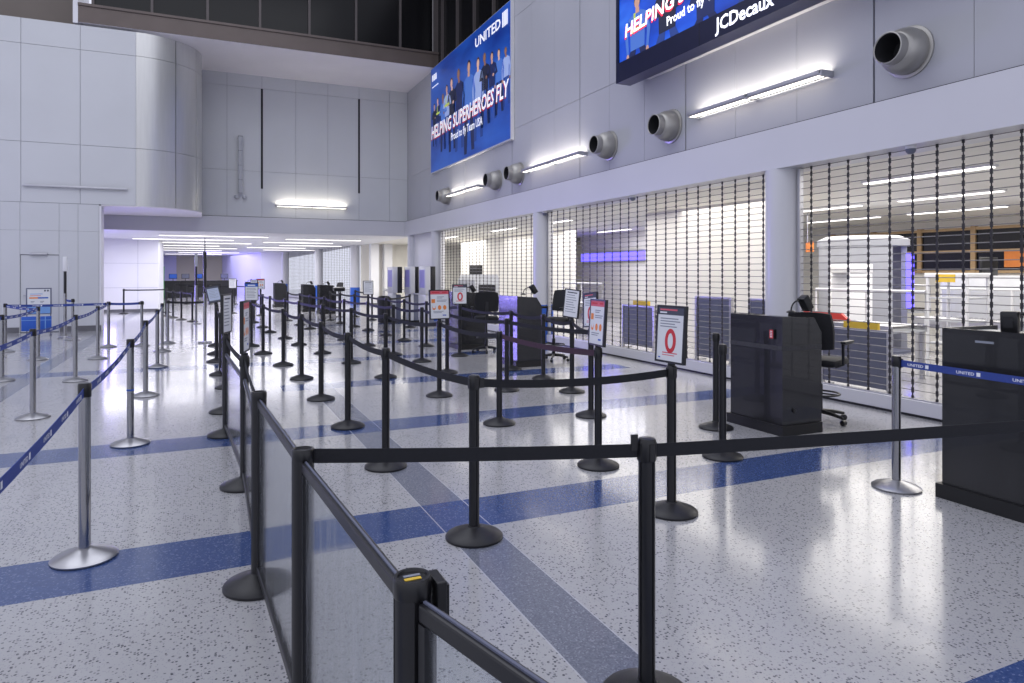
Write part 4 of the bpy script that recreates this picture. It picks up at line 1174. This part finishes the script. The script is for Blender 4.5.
def xray(x, y, rz, label, L_=1.7):
    t = thing('baggage_scanner', label, 'baggage scanner', (x, y, 0), rz, 'baggage scanners')
    g = MB(); g.prism([(-.48, .25), (.48, .25), (.48, 1.35), (.40, 1.55), (-.40, 1.55), (-.48, 1.35)], -L_ / 2, L_ / 2, M_GREYP, 'x'); bd = g.build('body', t, False)
    for sx in (-1, 1):
        g = MB(); g.box((sx * L_ / 2 - .01, -.33, .68), (sx * L_ / 2 + .01, .33, 1.18), M_GAPD); g.build('tunnel_curtain', bd, False)
    g = MB(); g.box((-L_ / 2 - .6, -.34, .6), (L_ / 2 + .6, .34, .68), M_CAP); g.build('belt_bed', t, False)
    g = MB(); g.box((-L_ / 2 - .6, -.42, .5), (L_ / 2 + .6, -.34, .72), M_ALU); g.box((-L_ / 2 - .6, .34, .5), (L_ / 2 + .6, .42, .72), M_ALU); g.build('side_rail', t, False)
    for sx in (-1, 1):
        for sy in (-1, 1):
            g = MB(); g.box((sx * L_ * .42 - .05, sy * .38 - .05, 0), (sx * L_ * .42 + .05, sy * .38 + .05, .25), M_GREYD); g.build('leg', t, False)
    g = MB(); g.box((-.3, -.49, 1.0), (.1, -.48, 1.12), M_YEL); g.build('warning_label', bd, False)
    g = MB(); g.box((.2, -.25, 1.55), (.26, .25, 1.9), M_CAP, bev=.01); g.build('monitor', t)
xray(10.6, 4.7, PI / 2, 'grey baggage scanner behind the cut-off podium')
xray(14.8, 7.4, PI / 2, 'grey baggage scanner at the rear of the checkpoint')
xray(13.7, 7.9, PI / 2, 'grey baggage scanner between the tray rack and the rear scanner')
xray(11.9, 13.2, PI / 2, 'grey baggage scanner behind the white partition')
xray(9.3, 23.5, PI / 2, 'grey baggage scanner behind the far grille')

t = thing('body_scanner', 'tall white walk-through body scanner with rounded shells behind the right grille', 'body scanner', (12.6, 10.0, 0), R(20))
for k, (a0, a1) in enumerate(((-1.0, 1.0), (PI - 1.0, PI + 1.0))):
    g = MB(); g.prism(arc(.85, 0, 0, a0, a1, 14) + arc(.74, 0, 0, a0, a1, 14)[::-1], .05, 2.2, M_SCAN); g.build('shell', t)
g = MB(); g.lathe([(.87, 2.15), (.87, 2.28), (.7, 2.36), (0, 2.38)], M_SCAN, 36); g.build('roof', t)
g = MB(); g.lathe([(.9, 0), (.9, .05)], M_GREYD, 36); g.build('floor_disc', t)
g = MB(); g.box((-.08, -.95, .9), (.08, -.85, 2.0), M_LEDV); g.build('light_column', t, False)
t = thing('walk_through_detector', 'white walk-through arch with yellow label in the checkpoint', 'metal detector', (10.9, 8.9, 0), R(60))
for sx in (-1, 1):
    g = MB(); g.box((sx * .42 - .06, -.2, 0), (sx * .42 + .06, .2, 1.6), M_WHITE, bev=.02); g.build('pillar', t)
g = MB(); g.box((-.5, -.2, 1.6), (.5, .2, 1.76), M_WHITE, bev=.02); hd = g.build('header', t)
g = MB(); g.box((-.1, -.206, 1.63), (.25, -.2, 1.73), M_YEL); g.build('yellow_label', hd, False)
t = thing('tray_rack', 'white tubular tray rack with yellow label behind the right grille', 'rack', (10.6, 6.75, 0), PI / 2)
for sx in (-1, 1):
    g = MB(); g.tube([(sx * .3, -.25, 0), (sx * .3, -.25, 1.55), (sx * .3, .25, 1.55), (sx * .3, .25, 0)], .025, M_WHITE, 8); g.build('upright_frame', t)
for z in (.5, .85, 1.2):
    g = MB(); g.box((-.3, -.25, z), (.3, .25, z + .025), M_GREYP); g.build('shelf', t, False)
g = MB(); g.box((-.34, -.28, 1.53), (.34, .28, 1.6), M_WHITE, bev=.01); tp_ = g.build('top_tray', t)
g = MB(); g.box((-.15, .281, 1.46), (.15, .286, 1.58), M_YEL); g.build('yellow_label', tp_, False)
t = thing('belt_barrier', 'red flat barrier bar lying across a table in the checkpoint', 'barrier', (9.5, 8.3, .825), R(95))
g = MB(); g.prism([(-.5, 0), (.45, 0), (.5, .04), (.42, .12), (-.35, .12)], -.03, .03, M_REDB, 'y'); g.build('bar', t, False)
g = MB(); g.box((-.2, -.034, .03), (-.05, -.03, .09), M_WHITEP); g.build('label', t, False)
t = thing('lane_sign', 'small orange lane sign hanging at the left of the right grille', 'sign', (13.2, 11.9, 2.1), R(60))
g = MB(); g.box((-.2, -.03, 0), (.2, .03, .24), M_ORANGE); g.build('panel', t, False)
g = MB(); g.tube([(-.15, 0, .24), (-.15, 0, .95)], .008, M_ALU, 6); g.tube([(.15, 0, .24), (.15, 0, .95)], .008, M_ALU, 6); g.build('hanger', t)
t = thing('wall_notice', 'orange notice on the rear wall at the far right', 'sign', (18.69, 10.2, 1.75))
g = MB(); g.box((-.02, -.5, 0), (0, .5, .4), M_ORANGE); g.build('panel', t, False)
t = thing('floor_bin', 'blue low banner on a table base behind the blue belt', 'banner', (8.3, 4.75, 0), PI / 2)
g = MB(); g.box((-.5, -.25, .55), (.5, .25, .6), M_GREYP); g.build('tabletop', t, False)
g = MB(); g.box((-.45, .25, .42), (.4, .262, .55), M_LBLUE); g.build('blue_banner', t, False)
for sx in (-1, 1):
    g = MB(); g.box((sx * .45 - .02, -.2, 0), (sx * .45 + .02, .2, .55), M_ALU); g.build('leg', t, False)

# ================================================================== LIGHT
def area(name, loc, rot, sx, sy, power, col=(1, 1, 1)):
    l = bpy.data.lights.new(name, 'AREA'); l.shape = 'RECTANGLE'; l.size = sx; l.size_y = sy; l.energy = power; l.color = col
    o = bpy.data.objects.new(name, l); C.objects.link(o); o.location = loc; o.rotation_euler = rot
    return o
COOL = (.92, .94, 1.0)
area('hall_fill', (-1, 10, 12.8), (0, 0, 0), 12, 10, 420, COOL)  # unseen soft light added overhead for the hall's even brightness
area('checkpoint_fill', (12.5, 8.5, 3.0), (0, 0, 0), 8, 8, 560, (1, .96, .9))
area('checkpoint_fill', (8.7, 9, 3.0), (0, 0, 0), 1.6, 14, 200, (1, .96, .9))
area('checkpoint_fill', (11.5, 17, 3.0), (0, 0, 0), 3, 6, 170, (.97, .96, 1))  # added to brighten the dark stretch by the violet strip wall
area('checkpoint_fill', (9.4, 20, 3.0), (0, 0, 0), 3, 10, 250, (1, .97, .94))
area('checkpoint_fill', (9.5, 29.5, 3.0), (0, 0, 0), 4, 5, 300, (1, .97, .9))
area('passage_fill', (-2.8, 28, 2.93), (0, 0, 0), 2.5, 4, 150, (.97, .96, 1))  # added to whiten the block wall, no fixture modelled here
area('passage_fill', (2.0, 30, 2.93), (0, 0, 0), 7, 7, 330, (.96, .95, 1))
area('passage_fill', (2.5, 39, 2.93), (0, 0, 0), 6, 8, 360, (.96, .95, 1))
area('passage_fill', (0, 51, 2.93), (0, 0, 0), 6, 14, 480, (.9, .88, 1))
VIO = (.36, .30, 1.0)
area('violet_fill', (0.2, 52, 2.6), (0, R(90), R(180)), 1.5, 6, 200, VIO)
area('violet_fill', (-4.15, 28.4, 1.6), (R(90), 0, R(-90)), 5.5, 2.6, 45, VIO)  # added out of sight so the podium fronts catch violet
vl = area('violet_fill', (-4.1, 27.5, 1.6), (0, 0, 0), 3, 2.4, 75, (.30, .24, 1.0))  # added behind the left wall, source unknown, aimed at the podium fronts
vl.rotation_euler = Vector((9.0, -15.5, -.4)).to_track_quat('-Z', 'Y').to_euler(); vl.data.spread = R(55)
area('violet_fill', (-11, 20, 2.6), (R(90), 0, R(-90)), 8, 3, 110, VIO)  # violet light added from the unseen left side
w = bpy.data.worlds.new('world'); SC.world = w; w.use_nodes = True
bg = w.node_tree.nodes['Background']; bg.inputs[0].default_value = (.71, .73, .85, 1); bg.inputs[1].default_value = 1.15
